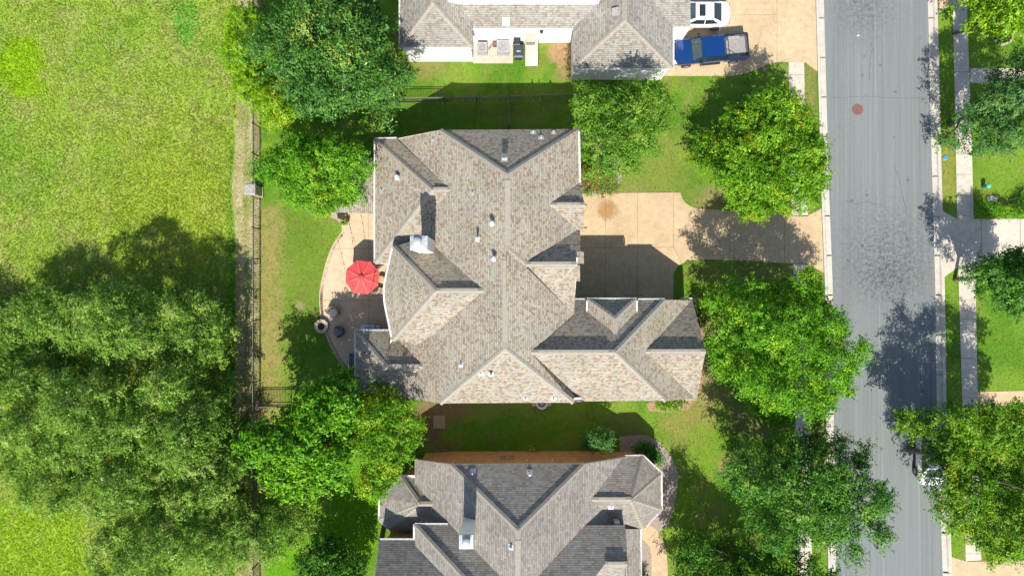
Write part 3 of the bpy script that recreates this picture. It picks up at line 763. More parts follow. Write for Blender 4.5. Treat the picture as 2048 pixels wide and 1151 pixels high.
# dormer over the court
dh = EWN.at(1230, 667).z; d1 = W(1230, 637, dh); d2 = W(1230, 667, dh)
DN = fit(1230, 599, 5.9, N_, 1230, 637, dh); DW = fit(1176, 615, 5.9, W_, 1230, 650, dh); DE = fit(1272, 615, 5.9, E_, 1230, 650, dh)
R.face(DN, [(1176, 598.5), (1271, 598.5), d1]); R.face(DW, [(1176, 598.5), d1, d2, (1174, 628)]); R.face(DE, [(1271, 598.5), d1, d2, (1273, 626)])
# covered porch behind the big tree and the little cornice roof by the garage
PW = Plane(672, 370, 2.9, W_, 0.25)
R.face(PW, [(672, 425), (754, 427), (754, 320), (672, 320)])
PR = Plane(1168, 512, 5.0, E_, 0.35)
R.face(PR, [(1149, 503), (1168, 503), (1168, 527), (1149, 527)])
for a, b in ((MN.at(880, 260), apN), (MN.at(1157, 258), apN), (apS, MS.at(880, 806)), (apS, MS.at(1147, 804.5)), (W1W.at(750, 278), w1h), (w1h, W1W.at(750, 525)), (w1h, w1r),
             (W(787, 493, he), w2h), (w2h, W(785, 680, he)), (w2h, w2r), (W3W.at(711, 661), w3h), (w3h, W3W.at(711, 790)), (w3h, w3r),
             (g1, g1e), (g2, g2e), (rN2, g2), (er1, er2), (er2, EWE.at(1330, 599)), (er2, EWE.at(1332, 801)), (g3, g3e), (d1, DN.at(1176, 598.5)), (d1, DN.at(1271, 598.5)), (d1, d2), (apN, rN2), (rS1, apS)):
    R.cap(a, b)
up = Vector((0, 0, 0.03))
R.vent(W(1015, 360, 9.72), W(1015, 489, rN2.z + .02)); R.vent(MW.at(1010, 520), MW.at(1010, 685)); R.vent(er1.lerp(er2, .09), er1.lerp(er2, .92))
R.vent(w2h.lerp(w2r, .1), w2h.lerp(w2r, .88)); R.vent(w3h.lerp(w3r, .1), w3h.lerp(w3r, .9)); R.vent(g3.lerp(g3e, .08), g3.lerp(g3e, .92)); R.vent(g2.lerp(g2e, .1), g2.lerp(g2e, .9)); R.vent(g1.lerp(g1e, .2), g1.lerp(g1e, .85)); R.vent(w1h.lerp(w1r, .1), w1h.lerp(w1r, .9))
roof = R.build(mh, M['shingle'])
ev = [W1W.at(750, 525), W1W.at(750, 278), W1N.at(793, 277), MN.at(880, 260), MN.at(1157, 258), ME.at(1160, 456), ME2.at(1148, 628), EWN.at(1148, 599), EWN.at(1330, 599), EWE.at(1385, 600), EWE.at(1390, 796), EWE.at(1332, 801), EWS.at(1170, 802), MS.at(1147, 804.5), MS.at(880, 806), MW.at(782, 790), W3W.at(711, 790), W3W.at(711, 661), W3N.at(784, 661)]
ev += [W(x, y, he) for x, y in bow[::-1]] + [W1S.at(779, 525)]
gut = [(W1W.at(750, 278), W1W.at(750, 525)), (W1W.at(750, 525), W1S.at(779, 525)), (W1N.at(793, 277), W1N.at(750, 278)), (ME.at(1159, 365), MN.at(1157, 262)), (W3W.at(711, 661), W3W.at(711, 790)), (W3N.at(781, 661), W3N.at(711, 661)),
       (EWN.at(1172, 599), EWN.at(1148, 599)), (EWN.at(1330, 599), EWN.at(1276, 599)), (DN.at(1273, 598), DN.at(1174, 598)), (W(1175, 600, 5.9), W(1175, 625, 5.9)), (W(1272.5, 624, 5.9), W(1272.5, 600, 5.9)), (EWE.at(1372, 797.5), EWE.at(1393, 797.5)), (W(1385, 598, 3.08), W(1362, 597, 3.08))]
bw = [W(x, y, he) for x, y in bow]
gut += list(zip(bw[:-1], bw[1:]))
eave_trim(mh, [ev], M['stone'], gut)
gw = (mh, M['stone'], 'gable_wall')
gable(gw, [W(1160, 368, 6.2), W(1160, 462, 6.2), W(1163, 409.5, g1.z - .15)]); gable(gw, [W(1150, 458, 6.15), W(1146, 625, 6.15), W(1148, 528, g2.z - .15)])
a, b = EWE.at(1385, 600), EWE.at(1390, 796); gable(gw, [a + Vector((-.1, -.2, -.1)), b + Vector((-.1, .2, -.1)), g3e + Vector((-.35, 0, -.15))])
gable(gw, [W(1177, 600, 4.9), W(1270, 600, 4.9), W(1270, 600, 5.85), W(1177, 600, 5.85)])
gable(gw, [W(1178, 600, 4.9), W(1178, 628, 5.8), W(1178, 600, 5.85)]); gable(gw, [W(1269, 600, 4.9), W(1269, 626, 5.8), W(1269, 600, 5.85)])
for y in (372, 409.5, 455):     # gable brackets
    z = g1.z - .35 if y == 409.5 else 6.1
    p = W(1166, y, z); b_ = MB(); b_.box(p, (0.5, 0.09, 0.09)); b_.beam(p + Vector((-.2, 0, -.35)), p + Vector((.2, 0, 0)), .07, .07); b_.build('gable_bracket', simple('bracket_brown', (0.09, 0.06, 0.045)) if y == 372 else bpy.data.materials['bracket_brown'], mh, local=False)
pp = MB(); pc = W(687, 437, 0); pp.box((pc.x, pc.y - .0, 1.35), (0.42, 0.42, 2.7)); pp.box((pc.x, pc.y, 0.25), (0.56, 0.56, 0.5)); pp.build('porch_post', M['stone'], mh, local=False)
for y in (415, 475): pass
# front windows, garage doors and patio doors on the walls the drone looks past
ex = ME.at(1160, 300).x - 0.3
for yy in (9.3, 7.6): window(mh, (ex, yy, 1.7), (0, 1, 0), 1.1, 1.5, (1, 0, 0))
def garage(root, c, w, h):
    g = MB(); c = Vector(c)
    for k in range(4): g.box(c + Vector((0.02, 0, -h / 2 + h / 8 + k * h / 4)), (0.05, w, h / 4 - 0.02))
    g.build('garage_door', M['cream'], root, local=False)
garage(mh, (ex + .01, 5.2, 1.2), 2.7, 2.4); garage(mh, (ex + .01, 1.9, 1.2), 2.7, 2.4)
for xx in (6.0, 9.2): window(mh, (xx, EWN.at(1200, 599).y - .3, 1.7), (1, 0, 0), 1.2, 1.6, (0, 1, 0))
for xx in (-2.5, 1.0, 7.0): window(mh, (xx, MS.at(1010, 805.5).y + .3, 1.7), (1, 0, 0), 1.0, 1.4, (0, -1, 0))
for yy in (0.6, -0.9): window(mh, (W(769, 580, he).x + .3, yy, 1.6), (0, 1, 0), 1.2, 2.0, (-1, 0, 0))

def chimney(root, x0, y0, x1, y1, ztop, zbase, mat, flue):
    a, b = W(x0, y0, ztop), W(x1, y1, ztop); c = (a + b) / 2; w, d = abs(b.x - a.x), abs(b.y - a.y)
    g = MB(); zc = (zbase + ztop) / 2
    g.box((c.x, c.y, zc), (w - 0.05, d - 0.05, ztop - zbase - 0.1))
    ch = g.build('chimney', mat, root, local=False)
    g = MB(); r0 = [Vector((c.x + sx * w / 2, c.y + sy * d / 2, ztop - 0.12)) for sx, sy in ((-1, -1), (1, -1), (1, 1), (-1, 1))]
    r1 = [p + Vector((0, 0, 0.10)) for p in r0]; r2 = [Vector((c.x + (p.x - c.x) * .45, c.y + (p.y - c.y) * .45, ztop + 0.04)) for p in r0]
    g.loft([r0, r1, r2], True); g.build('chimney_cap', M['galv'], ch, local=False)
    f = W(flue[0], flue[1], ztop + .3)
    g = MB(); g.lathe((f.x, f.y, ztop), [(0.17, 0), (0.17, 0.22), (0.25, 0.22), (0.25, 0.42), (0.2, 0.46), (0.06, 0.5)], 20); g.build('flue', M['galv'], ch, smooth=40, local=False)
    return ch
ch = chimney(mh, 820, 471, 855, 500, 10.2, 4.2, M['cream'], (834, 483))
c = W(838, 505, 6.2)
def vent_pipe(root, px, py, pl, h=0.35, r=0.045, hood=False, box=False, mat='pipe'):
    p = pl.at(px, py); g = MB()
    t = Vector((-pl.n.y, pl.n.x, 0)); sl = (pl.n + Vector((0, 0, pl.p))).normalized(); nn = t.cross(sl); nn = nn if nn.z > 0 else -nn
    Mx = Matrix((t, sl, nn)).transposed()
    g.box(p + nn * 0.012, (0.36, 0.36, 0.02) if not box else (0.5, 0.55, 0.02), M=Mx)
    if box: g.box(p + nn * 0.12, (0.34, 0.4, 0.2), M=Mx); g.box(p + nn * 0.235, (0.42, 0.48, 0.03), M=Mx)
    else:
        g.lathe(p, [(r * 2.2, -.05), (r * 1.3, 0.12), (r, 0.13), (r, h)], 14)
        if hood: g.lathe(p + Vector((0, 0, h)), [(r * 1.05, -.02), (r * 1.9, 0.0), (r * 1.9, 0.1), (r * 1.2, 0.2), (r * .3, 0.22)], 16)
    g.build('roof_vent', M[mat], root, smooth=40, local=False)
for (px, py, pl, h, r, hood, box, mt) in ((795, 355, W1W, .3, .09, True, False, 'pipe'), (955, 478, MW, .75, .055, True, False, 'pipe'), (984, 447, MW, .45, .085, True, False, 'pipe'), (988, 517, MW, .45, .085, True, False, 'pipe'),
        (945, 386, MW, .25, .04, False, False, 'lead'), (866, 280, MW, .25, .04, False, False, 'lead'), (763, 381, W1W, .25, .035, False, False, 'lead'), (1009, 318, MN, 0, 0, False, True, 'lead'), (1066, 264, MN, .35, .04, False, False, 'pipe'), (1082, 275, MN, .5, .04, False, False, 'pipe'), (1107, 265, MN, .3, .08, False, False, 'lead'),
        (922, 729, MW, .3, .06, False, False, 'pipe'), (982, 748, MS, .4, .06, True, False, 'pipe'), (962, 747, MS, .3, .035, False, False, 'pipe'), (1051, 796, MS, .25, .03, False, False, 'lead'), (1107, 797, MS, .3, .04, False, False, 'pipe')):
    vent_pipe(mh, px, py, pl, h, r, hood, box, mt)

# ---------------- house below with the orange brick side
h2 = thing('house', 'house at the bottom with grey-brown shingles, square white chimney and orange brick side wall', 'house', W(1036, 1080, 0))
R = Roof()
ap = W(1036, 1060, 8.6); rz = W(1036, 1300, 8.6)
N2 = fit(1036, 928, 5.3, N_, 1036, 1060, 8.6); Wp = fit(901, 928, 5.3, W_, 1036, 1060, 8.6); Ep = fit(1169, 927, 5.3, E_, 1036, 1060, 8.6)
R.face(N2, [(901, 928), (1169, 927), ap]); R.face(Wp, [(829, 918), (901, 928), ap, rz, (880, 1300), (829, 1060)]); R.face(Ep, [(1169, 927), ap, rz, (1200, 1300), (1260, 1057), (1248, 914)])
br_ = Wp.at(865, 1007); bh = W(840, 1007, br_.z); be = 2.9
BN = fit(815, 950, be, N_, 840, 1007, br_.z); BS = fit(830, 1060, be, S_, 840, 1007, br_.z)
R.face(BN, [(800, 950), (833, 950), br_, bh]); R.face(BS, [bh, br_, (905, 1058), (777, 1058)])
for a, b in (((800, 950), (759, 995)), ((759, 995), (759, 1038)), ((759, 1038), (777, 1058))):
    A, B = W(*a, be), W(*b, be); e = (B - A).xy.normalized(); nn = Vector((e.y, -e.x)); nn = nn if nn.dot((bh - A).xy) > 0 else -nn
    R.face(Plane(*a, be, (nn.x, nn.y), (bh.z - be) / (bh - A).xy.dot(nn)), [A, B, bh])
q0 = Wp.at(900, 1048).z; M2N = fit(860, 1048, q0, N_, 1000, 1151, Wp.at(1000, 1151).z); qh = M2N.at(946, 1175)
M2W = fit(829, 1048, q0, W_, 946, 1175, qh.z)
R.face(M2N, [(829, 1048), (900, 1048), (1024, 1175), qh]); R.face(M2W, [(829, 1048), qh, (946, 1260), (860, 1260), (829, 1079)])
sz = 5.0; SN = fit(790, 1078.5, sz, N_, 889, 1151, M2W.at(889, 1151).z)
R.face(SN, [(759, 1078.5), (829, 1078.5), (909, 1175), (747, 1175)])
zr = SN.at(900, 1175).z; R.face(Plane(800, 1175, zr, S_, 0.9), [(748, 1175), (909, 1175), (909, 1280), (756, 1280)])
eb_ = Ep.at(1183, 998); ebh = W(1262, 998, eb_.z); ez = 3.1
BN2 = fit(1270, 912, ez, N_, 1262, 998, eb_.z); BS2 = fit(1270, 1056, ez, S_, 1262, 998, eb_.z)
R.face(BN2, [(1248, 912), (1286, 911), ebh, eb_]); R.face(BS2, [eb_, ebh, (1287, 1056), (1205, 1056)])
bay = [(1286, 911), (1322, 946), (1323, 1018), (1287, 1056)]
for a, b in zip(bay[:-1], bay[1:]):
    A, B = W(*a, ez), W(*b, ez); e = (B - A).xy.normalized(); nn = Vector((e.y, -e.x)); nn = nn if nn.dot((ebh - A).xy) > 0 else -nn
    R.face(Plane(*a, ez, (nn.x, nn.y), (ebh.z - ez) / (ebh - A).xy.dot(nn)), [A, B, ebh])
fz = Ep.at(1170, 1049).z; FN = fit(1210, 1049, fz, N_, 1100, 1125, Ep.at(1100, 1125).z)
fr1 = FN.at(1210, 1127); fr2 = W(1254, 1127, fr1.z)
R.face(FN, [(1170, 1049), (1250, 1049), (1256, 1127), fr1, (1180, 1165), (1063, 1165)])
FS = Plane(1210, 1127, fr1.z, S_, 0.8); R.face(FS, [fr1, fr2, (1257, 1180), (1165, 1180)])
PE = Plane(1281, 1100, 3.1, E_, 0.55); R.face(PE, [(1251, 1057), (1281, 1057), (1283, 1190), (1258, 1190)])
for a, b in ((N2.at(901, 928), ap), (N2.at(1169, 927), ap), (ap, rz), (bh, br_), (W(800, 950, be), bh), (W(777, 1058, be), bh), (W(759, 1038, be), bh), (W(829, 1048, q0), qh), (eb_, ebh), (W(1286, 911, ez), ebh), (W(1322, 946, ez), ebh), (W(1323, 1018, ez), ebh), (W(1287, 1056, ez), ebh), (fr1, fr2)):
    R.cap(a, b)
R.vent(ap.lerp(rz, .08), ap.lerp(rz, .9)); R.vent(eb_.lerp(ebh, .15), eb_.lerp(ebh, .85)); R.vent(fr1.lerp(fr2, .1), fr1.lerp(fr2, .9))
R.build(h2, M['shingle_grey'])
ev = [Wp.at(829, 918), N2.at(901, 928), N2.at(1169, 927), Ep.at(1244, 914), W(1286, 911, ez), W(1322, 946, ez), W(1323, 1018, ez), W(1287, 1056, ez), PE.at(1281, 1057), PE.at(1283, 1190), W(900, 1190, 4.5), W(747, 1175, sz), W(759, 1079, sz), W(829, 1079, sz), W(829, 1060, 3.0), W(777, 1058, be), W(759, 1038, be), W(759, 995, be), W(800, 950, be), Wp.at(829, 950)]
g_ = [(W(1281, 1190, 3.1), W(1281, 1058, 3.1)), (W(829, 1078.5, sz), W(759, 1078.5, sz)), (W(896, 1048, q0), W(829, 1048, q0)), (W(829, 1048, q0), W(829, 1079, q0)), (W(759, 995, be), W(759, 1038, be)), (W(759, 1038, be), W(777, 1056, be))]
g_ += [(W(*b, ez), W(*a, ez)) for a, b in zip(bay[:-1], bay[1:])] + [(W(1286, 911, ez), W(1250, 912, ez)), (W(1270, 1057, ez), W(1250, 1057, ez))]
eave_trim(h2, [ev], M['brick'], g_, 0.36)
gb = (h2, M['cream'], 'gable_wall')      # upper walls that rise out of the lower roofs
gable(gb, [W(1172, 1052, 3.4), W(1248, 1052, 3.0), W(1248, 1052, fz - .03), W(1172, 1052, fz - .03)]); gable(gb, [W(1247, 1052, 3.0), W(1252, 1190, 3.0), W(1252, 1190, 6.4), W(1251, 1127, fr1.z - .1), W(1247, 1052, fz - .03)])
gable(gb, [W(832, 1051, 3.0), W(895, 1051, 3.4), W(895, 1051, q0 - .03), W(832, 1051, q0 - .03)]); gable(gb, [W(832, 1051, 2.8), W(832, 1078, 2.8), W(832, 1078, q0 - .03), W(832, 1051, q0 - .03)])
gable(gb, [W(757, 1082, 0), W(752, 1175, 0), W(751, 1172, 7.2), W(760, 1082, sz - .05)])
chimney(h2, 918, 1068.5, 946.5, 1096.5, 9.4, 5.0, M['cream'], (932, 1084))
wy = N2.at(1036, 928).y - 0.36
for px in (1007, 1023): window(h2, (W(px, 911, 2.0).x, wy, 2.1), (1, 0, 0), 0.32, 0.75, (0, 1, 0), frame='brownframe')
gv = MB(); gv.box((W(977, 925, 4).x, wy + .02, 4.25), (0.9, 0.06, 0.5)); gv.build('wall_vent', M['black'], h2, local=False)
for px in (1053, 1105):
    gv = MB(); gv.box((W(px, 918, 2.9).x, wy + .05, 2.9), (0.13, 0.12, 0.16)); gv.build('wall_lamp', M['white'], h2, local=False)
for (px, py, pl, h, r, hood) in ((946, 941, N2, .8, .04, False), (1059, 943, N2, .6, .06, True), (1022, 1093, Wp, .35, .06, False), (1222, 1014, BS2, .25, .03, False)):
    vent_pipe(h2, px, py, pl, h, r, hood)
sp = MB(); q = W(1233, 1041, 4.3); sp.box(q, (0.36, 0.1, 0.9)); sp.build('electric_panel', M['pipe'], h2, local=False)

# ---------------- house above, white siding
h3 = thing('house', 'house at the top with mottled shingle roof and bright white siding walls', 'house', W(1050, -10, 0))
R = Roof()
A1 = fit(872, 94, 3.6, S_, 865, 5, 5.5); a1 = A1.at(865, 5); a1n = W(865, -120, a1.z)
A1W = fit(800, 94, 3.6, W_, 865, 5, a1.z); A1E = fit(945, 94, 3.6, E_, 865, 5, a1.z)
R.face(A1, [(800, 94), (945, 94), a1]); R.face(A1W, [(800, 94), a1, a1n, (800, -120)]); R.face(A1E, [(945, 94), a1, a1n, (945, -120)])
B1 = Plane(1040, 56, 3.4, S_, 0.72); R.face(B1, [(945, 56), (1146, 56), (1200, 8), (1195, 3), (897, 3)])
C1 = fit(1250, 136, 3.3, S_, 1250, 40, 5.5); c1 = C1.at(1250, 40); c1n = W(1250, -120, c1.z)
C1W = fit(1146, 136, 3.3, W_, 1250, 40, c1.z); C1E = fit(1346, 136, 3.3, E_, 1250, 40, c1.z)
R.face(C1, [(1146, 136), (1346, 136), c1]); R.face(C1W, [(1146, 136), c1, c1n, (1146, -120)]); R.face(C1E, [(1346, 136), c1, c1n, (1346, -120)])
D1 = Plane(1360, 53.5, 3.3, S_, 0.72); R.face(D1, [(1346, 53.5), (1381, 53.5), (1381, -90), (1300, -90), (1262, -30), (1300, 10)])
for a, b in ((W(800, 94, 3.6), a1), (W(945, 94, 3.6), a1), (a1, a1n), (W(1146, 136, 3.3), c1), (W(1346, 136, 3.3), c1), (c1, c1n)): R.cap(a, b)
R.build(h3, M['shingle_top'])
ev = [W(800, 94, 3.6), W(945, 94, 3.6), W(945, 56, 3.4), W(1146, 56, 3.4), W(1146, 136, 3.3), W(1346, 136, 3.3), W(1346, 53.5, 3.3), W(1381, 53.5, 3.3), W(1381, 52, 3.3), W(1300, 40, 3.3), W(1300, -120, 3.3), W(800, -120, 3.6)]
def siding():
    m, nt, b = newmat('white_lap_siding'); uv = coords(nt, 'UV'); s = nt.nodes.new('ShaderNodeSeparateXYZ'); nt.links.new(uv, s.inputs[0])
    fr = math_(nt, 'FRACT', math_(nt, 'DIVIDE', s.outputs[1], 0.18))
    nt.links.new(ramp(nt, noise(nt, uv, 1.5, 5), [(0.3, (0.74, 0.73, 0.72)), (0.7, (0.8, 0.79, 0.78))]), b.inputs['Base Color']); b.inputs['Roughness'].default_value = 0.6
    bump(nt, b, math_(nt, 'MULTIPLY', fr, -1.0), 0.5, 0.02); return m
M['siding'] = siding()
gut = [(W(800, 94.5, 3.6), W(945, 94.5, 3.6)), (W(945, 56.5, 3.4), W(1146, 56.5, 3.4)), (W(1146, 136.5, 3.3), W(1346, 136.5, 3.3)), (W(800, -120, 3.6), W(800, 94, 3.6)), (W(1346, 136, 3.3), W(1346, 54, 3.3)), (W(1346, 54, 3.3), W(1381, 54, 3.3))]
eave_trim(h3, [ev], M['siding'], gut, 0.15)
uw = (h3, M['siding'], 'upper_wall'); p = B1.at(1000, 9); z0 = p.z - .4
x0, x1 = W(897, 9, p.z).x, W(1197, 9, p.z).x
gable(uw, [Vector((x0, p.y, z0)), Vector((x1, p.y, z0)), Vector((x1, p.y, 7.4)), Vector((x0, p.y, 7.4))])
gable(uw, [Vector((x0, p.y, z0)), Vector((x0, p.y + 4, z0)), Vector((x0, p.y + 4, 7.4)), Vector((x0, p.y, 7.4))]); gable(uw, [Vector((x1, p.y, z0)), Vector((x1, p.y + 4, z0)), Vector((x1, p.y + 4, 7.4)), Vector((x1, p.y, 7.4))])
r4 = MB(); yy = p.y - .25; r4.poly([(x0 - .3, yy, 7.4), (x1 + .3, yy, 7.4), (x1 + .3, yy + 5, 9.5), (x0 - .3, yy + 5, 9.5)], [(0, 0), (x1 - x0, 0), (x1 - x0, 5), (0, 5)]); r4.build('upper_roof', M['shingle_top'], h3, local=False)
vent_pipe(h3, 1012, 43, B1, .25, .05, False, True, 'white'); vent_pipe(h3, 1233, 24, C1W, 0, 0, False, True, 'lead')
wy = W(1000, 56, 3.4).y + .15
gv = MB(); gv.box((W(1014, 61, 2.9).x, wy - .03, 2.85), (0.46, 0.06, 0.16)); gv.build('wall_vent', M['lead'], h3, local=False)
gv = MB(); q = Vector((W(1083, 62, 2.6).x, wy - .12, 2.55)); gv.box(q, (0.16, 0.16, 0.26)); gv.lathe(q, [(0.13, .13), (0.03, .24)], 8); gv.build('wall_lantern', M['black'], h3, local=False)
gv = MB(); q = Vector((W(1063, 70, 1.3).x, wy - .02, 1.05)); gv.box(q + Vector((0, 0, .1)), (0.92, 0.06, 2.03)); dd = gv.build('back_door', simple('pale_pink_door', (0.66, 0.56, 0.5), 0.5, 0.05), h3, local=False)
gv = MB(); gv.lathe(q + Vector((0.36, -.05, 0)), [(0.035, -.03), (0.04, 0.03)], 10); gv.build('door_handle', M['lead'], dd, local=False)
# ------------------------------------------------------------------ trees and shrubs
def distpoly(px, py, poly):
    d = np.full(px.shape, 1e9); n = len(poly)
    for i in range(n):
        a = np.array(poly[i]); b = np.array(poly[(i + 1) % n]); ab = b - a
        t = np.clip(((px - a[0]) * ab[0] + (py - a[1]) * ab[1]) / (ab @ ab + 1e-9), 0, 1)
        d = np.minimum(d, np.hypot(px - a[0] - t * ab[0], py - a[1] - t * ab[1]))
    return d
PAL = {'maple': ((.03, .095, .016), (.075, .185, .03), (.13, .25, .04), (.30, .34, .05), .05),
       'lime': ((.10, .21, .006), (.19, .34, .008), (.28, .42, .015), (.36, .42, .03), .05),
       'bright': ((.05, .16, .006), (.115, .28, .010), (.19, .37, .018), (.30, .42, .025), .05),
       'oak': ((.05, .135, .010), (.115, .24, .018), (.20, .33, .032), (.28, .36, .05), .05),
       'oakdark': ((.028, .10, .010), (.07, .185, .018), (.135, .28, .032), (.22, .33, .05), .05),
       'golden': ((.06, .17, .006), (.135, .29, .012), (.22, .37, .018), (.42, .43, .02), .07),
       'olive': ((.06, .155, .008), (.135, .265, .014), (.22, .34, .025), (.34, .37, .03), .05),
       'mesquite': ((.075, .15, .016), (.17, .285, .034), (.27, .38, .06), (.36, .41, .10), .06),
       'dark': ((.03, .095, .010), (.065, .175, .014), (.12, .25, .02), (.2, .28, .04), .03),
       'grey': ((.035, .11, .022), (.075, .18, .04), (.12, .25, .055), (.2, .30, .07), .04),
       'hedge': ((.02, .09, .008), (.045, .19, .012), (.09, .28, .018), (.14, .32, .02), .03),
       'red': ((.04, .13, .012), (.09, .22, .018), (.17, .28, .02), (.42, .14, .04), .25)}
NL = 0
def tree(name, label, outline, top, base, pal, leaf=0.15, clump=0.7, dens=420, seed=1, mid=None, cat=None, group=None, limbs=9, bark='bark', gaps=0.12, shag=0.35, flat=0.55, trunk=None, aspect=0.5, elong=1.0):
    """crown of leaf clumps on branch ends under a domed, uneven roof; outline is the crown's outer edge"""
    global NL
    R = np.random.RandomState(seed); mid = mid or (top * 0.66 + base * 0.34)
    k = (1 - mid / H) / S
    P = [((x - CX) * k, (CY - y) * k) for x, y in outline]
    xs = [p[0] for p in P]; ys = [p[1] for p in P]
    area = abs(sum(P[i][0] * P[(i + 1) % len(P)][1] - P[(i + 1) % len(P)][0] * P[i][1] for i in range(len(P)))) / 2
    cx, cy = sum(xs) / len(xs), sum(ys) / len(ys)
    # poisson-ish clump centres
    cand = np.stack([R.uniform(min(xs) - .5, max(xs) + .5, 6000), R.uniform(min(ys) - .5, max(ys) + .5, 6000)], 1)
    wob = (fbm(cand[:, 0] * 0.9, cand[:, 1] * 0.9, seed + 3, 3) - 0.5) * 1.6 * shag
    ins = inpoly(cand[:, 0], cand[:, 1], P); dd = distpoly(cand[:, 0], cand[:, 1], P)
    sd_ = np.where(ins, dd, -dd) + wob
    cand = cand[sd_ > clump * 0.78]; dd = sd_[sd_ > clump * 0.78]
    keep = []; sp = clump * 0.72
    for i in range(len(cand)):
        if all((cand[i, 0] - cand[j, 0]) ** 2 + (cand[i, 1] - cand[j, 1]) ** 2 > sp * sp for j in keep): keep.append(i)
    C = cand[keep]; D = dd[keep]; Rm = max(0.6, np.sqrt(area / np.pi) * 0.95)
    t = np.clip(D / Rm, 0, 1); prof = np.sqrt(1 - (1 - t) ** 2)
    zt = base + (top - base) * (0.28 + 0.72 * prof) + (fbm(C[:, 0] * .55, C[:, 1] * .55, seed + 9, 3) - 0.5) * (top - base) * 0.55
    zt = zt + R.uniform(-0.2, 0.2, len(C)) * clump
    # boughs: clumps gather into rounded masses with clefts between them
    br = clump * 2.3; nb = max(1, int(area / (br * br * 1.5))); B = C[R.permutation(len(C))[:nb]]
    db = np.sqrt(((C[:, None, :] - B[None]) ** 2).sum(2)); bi = db.argmin(1); db = db.min(1) / br
    zt = zt + (0.55 - np.clip(db, 0, 1.2) ** 2) * (top - base) * 0.42 + R.uniform(-.5, .5, nb)[bi] * (top - base) * 0.22 * min(1, shag * 2)
    hole = fbm(C[:, 0] * .8 + 31, C[:, 1] * .8, seed + 17, 2) < 0.5 - 0.5 * (1 - gaps) + 0.0
    hol = R.rand(len(C)) < gaps; zt[hol] -= (top - base) * R.uniform(0.3, 0.6, hol.sum())
    C3 = np.stack([C[:, 0], C[:, 1], zt], 1); tone = R.uniform(0, 1, len(C))
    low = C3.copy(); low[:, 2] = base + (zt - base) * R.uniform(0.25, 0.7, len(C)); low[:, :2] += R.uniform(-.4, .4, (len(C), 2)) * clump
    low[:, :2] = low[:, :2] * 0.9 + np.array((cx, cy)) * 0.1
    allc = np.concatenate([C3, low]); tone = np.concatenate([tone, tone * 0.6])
    n = int(area * dens * 1.4); NL += n
    wgt = np.concatenate([np.full(len(C), 0.72), np.full(len(C), 0.28)]) / len(C)
    ci = R.choice(len(allc), n, p=wgt / wgt.sum()); rr = clump * (0.75 + 0.5 * R.rand(len(allc)))[ci]
    u = R.normal(size=(n, 3)); u /= np.linalg.norm(u, axis=1)[:, None]; u[:, 2] = np.abs(u[:, 2]) * 1.0 - 0.35
    rad = R.rand(n) ** 0.5
    # twigs: a few directions per clump where leaves reach further out
    tw = R.normal(size=(len(allc), 5, 3)); tw[:, :, 2] = np.abs(tw[:, :, 2]) * 0.5; tw /= np.linalg.norm(tw, axis=2)[:, :, None]
    sel = R.rand(n) < 0.5; td = tw[ci, R.randint(0, 5, n)]
    off = u * (rr * rad)[:, None] * np.array((1, 1, flat))
    off2 = td * (rr * (0.25 + 1.15 * R.rand(n)))[:, None] * np.array((1, 1, 0.8)) + R.normal(size=(n, 3)) * 0.10 * clump
    off = np.where(sel[:, None], off2, off)
    p = allc[ci] + off; p[:, 2] = np.maximum(p[:, 2], 0.05)
    out = off / (np.linalg.norm(off, axis=1)[:, None] + 1e-6)
    nrm = np.array((0, -0.10, 0.70)) + out * 0.95 + R.normal(size=(n, 3)) * 0.34; nrm /= np.linalg.norm(nrm, axis=1)[:, None]
    ax = R.normal(size=(n, 3)) + out * 0.9; ax -= nrm * (ax * nrm).sum(1)[:, None]; ax /= np.linalg.norm(ax, axis=1)[:, None] + 1e-6
    sd2 = np.cross(nrm, ax); L = leaf * R.uniform(0.6, 1.35, n); wv = (L * aspect)[:, None]; L = (L * elong)[:, None]
    fold = nrm * wv * 0.25
    V = np.stack([p - ax * L * .5, p + sd2 * wv * .5 + fold, p + ax * L * .5, p - sd2 * wv * .5 + fold], 1).reshape(-1, 3)
    F = np.arange(n * 4).reshape(n, 4)
    a, b, c, tip, ptip = [np.array(q) if isinstance(q, tuple) else q for q in PAL[pal]]
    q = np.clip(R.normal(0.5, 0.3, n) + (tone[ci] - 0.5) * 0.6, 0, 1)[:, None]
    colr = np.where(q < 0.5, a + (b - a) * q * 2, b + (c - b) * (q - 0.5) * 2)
    hot = (tone[ci] > 1 - ptip * 1.6) & (R.rand(n) < 0.55) | (R.rand(n) < ptip * 0.35)
    colr = np.where(hot[:, None], tip * R.uniform(.75, 1.15, (n, 1)), colr)
    colr = colr * R.uniform(.7, 1.3, (n, 1)) * np.array((.92, 1.03, .95) if pal != 'mesquite' else (.94, 1.06, .98))
    root = thing(name, label, cat or 'tree', (cx, cy, 0), 0, group)
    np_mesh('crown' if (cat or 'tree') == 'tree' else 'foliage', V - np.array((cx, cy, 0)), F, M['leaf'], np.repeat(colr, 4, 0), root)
    g = MB(); tr = trunk or max(0.07, top * 0.022)
    fork = base * 0.75 + 0.25
    r2 = random.Random(seed); lean = Vector((r2.uniform(-.25, .25), r2.uniform(-.25, .25), 0))
    g.tube([(0, 0, -0.1), Vector((0, 0, fork * .15)), Vector(lean) * .5 + Vector((0, 0, fork * .6)), Vector(lean) + Vector((0, 0, fork))], [tr * 1.5, tr * 1.05, tr * .9, tr * .8], 9)
    idx = R.permutation(len(C3))[:limbs]
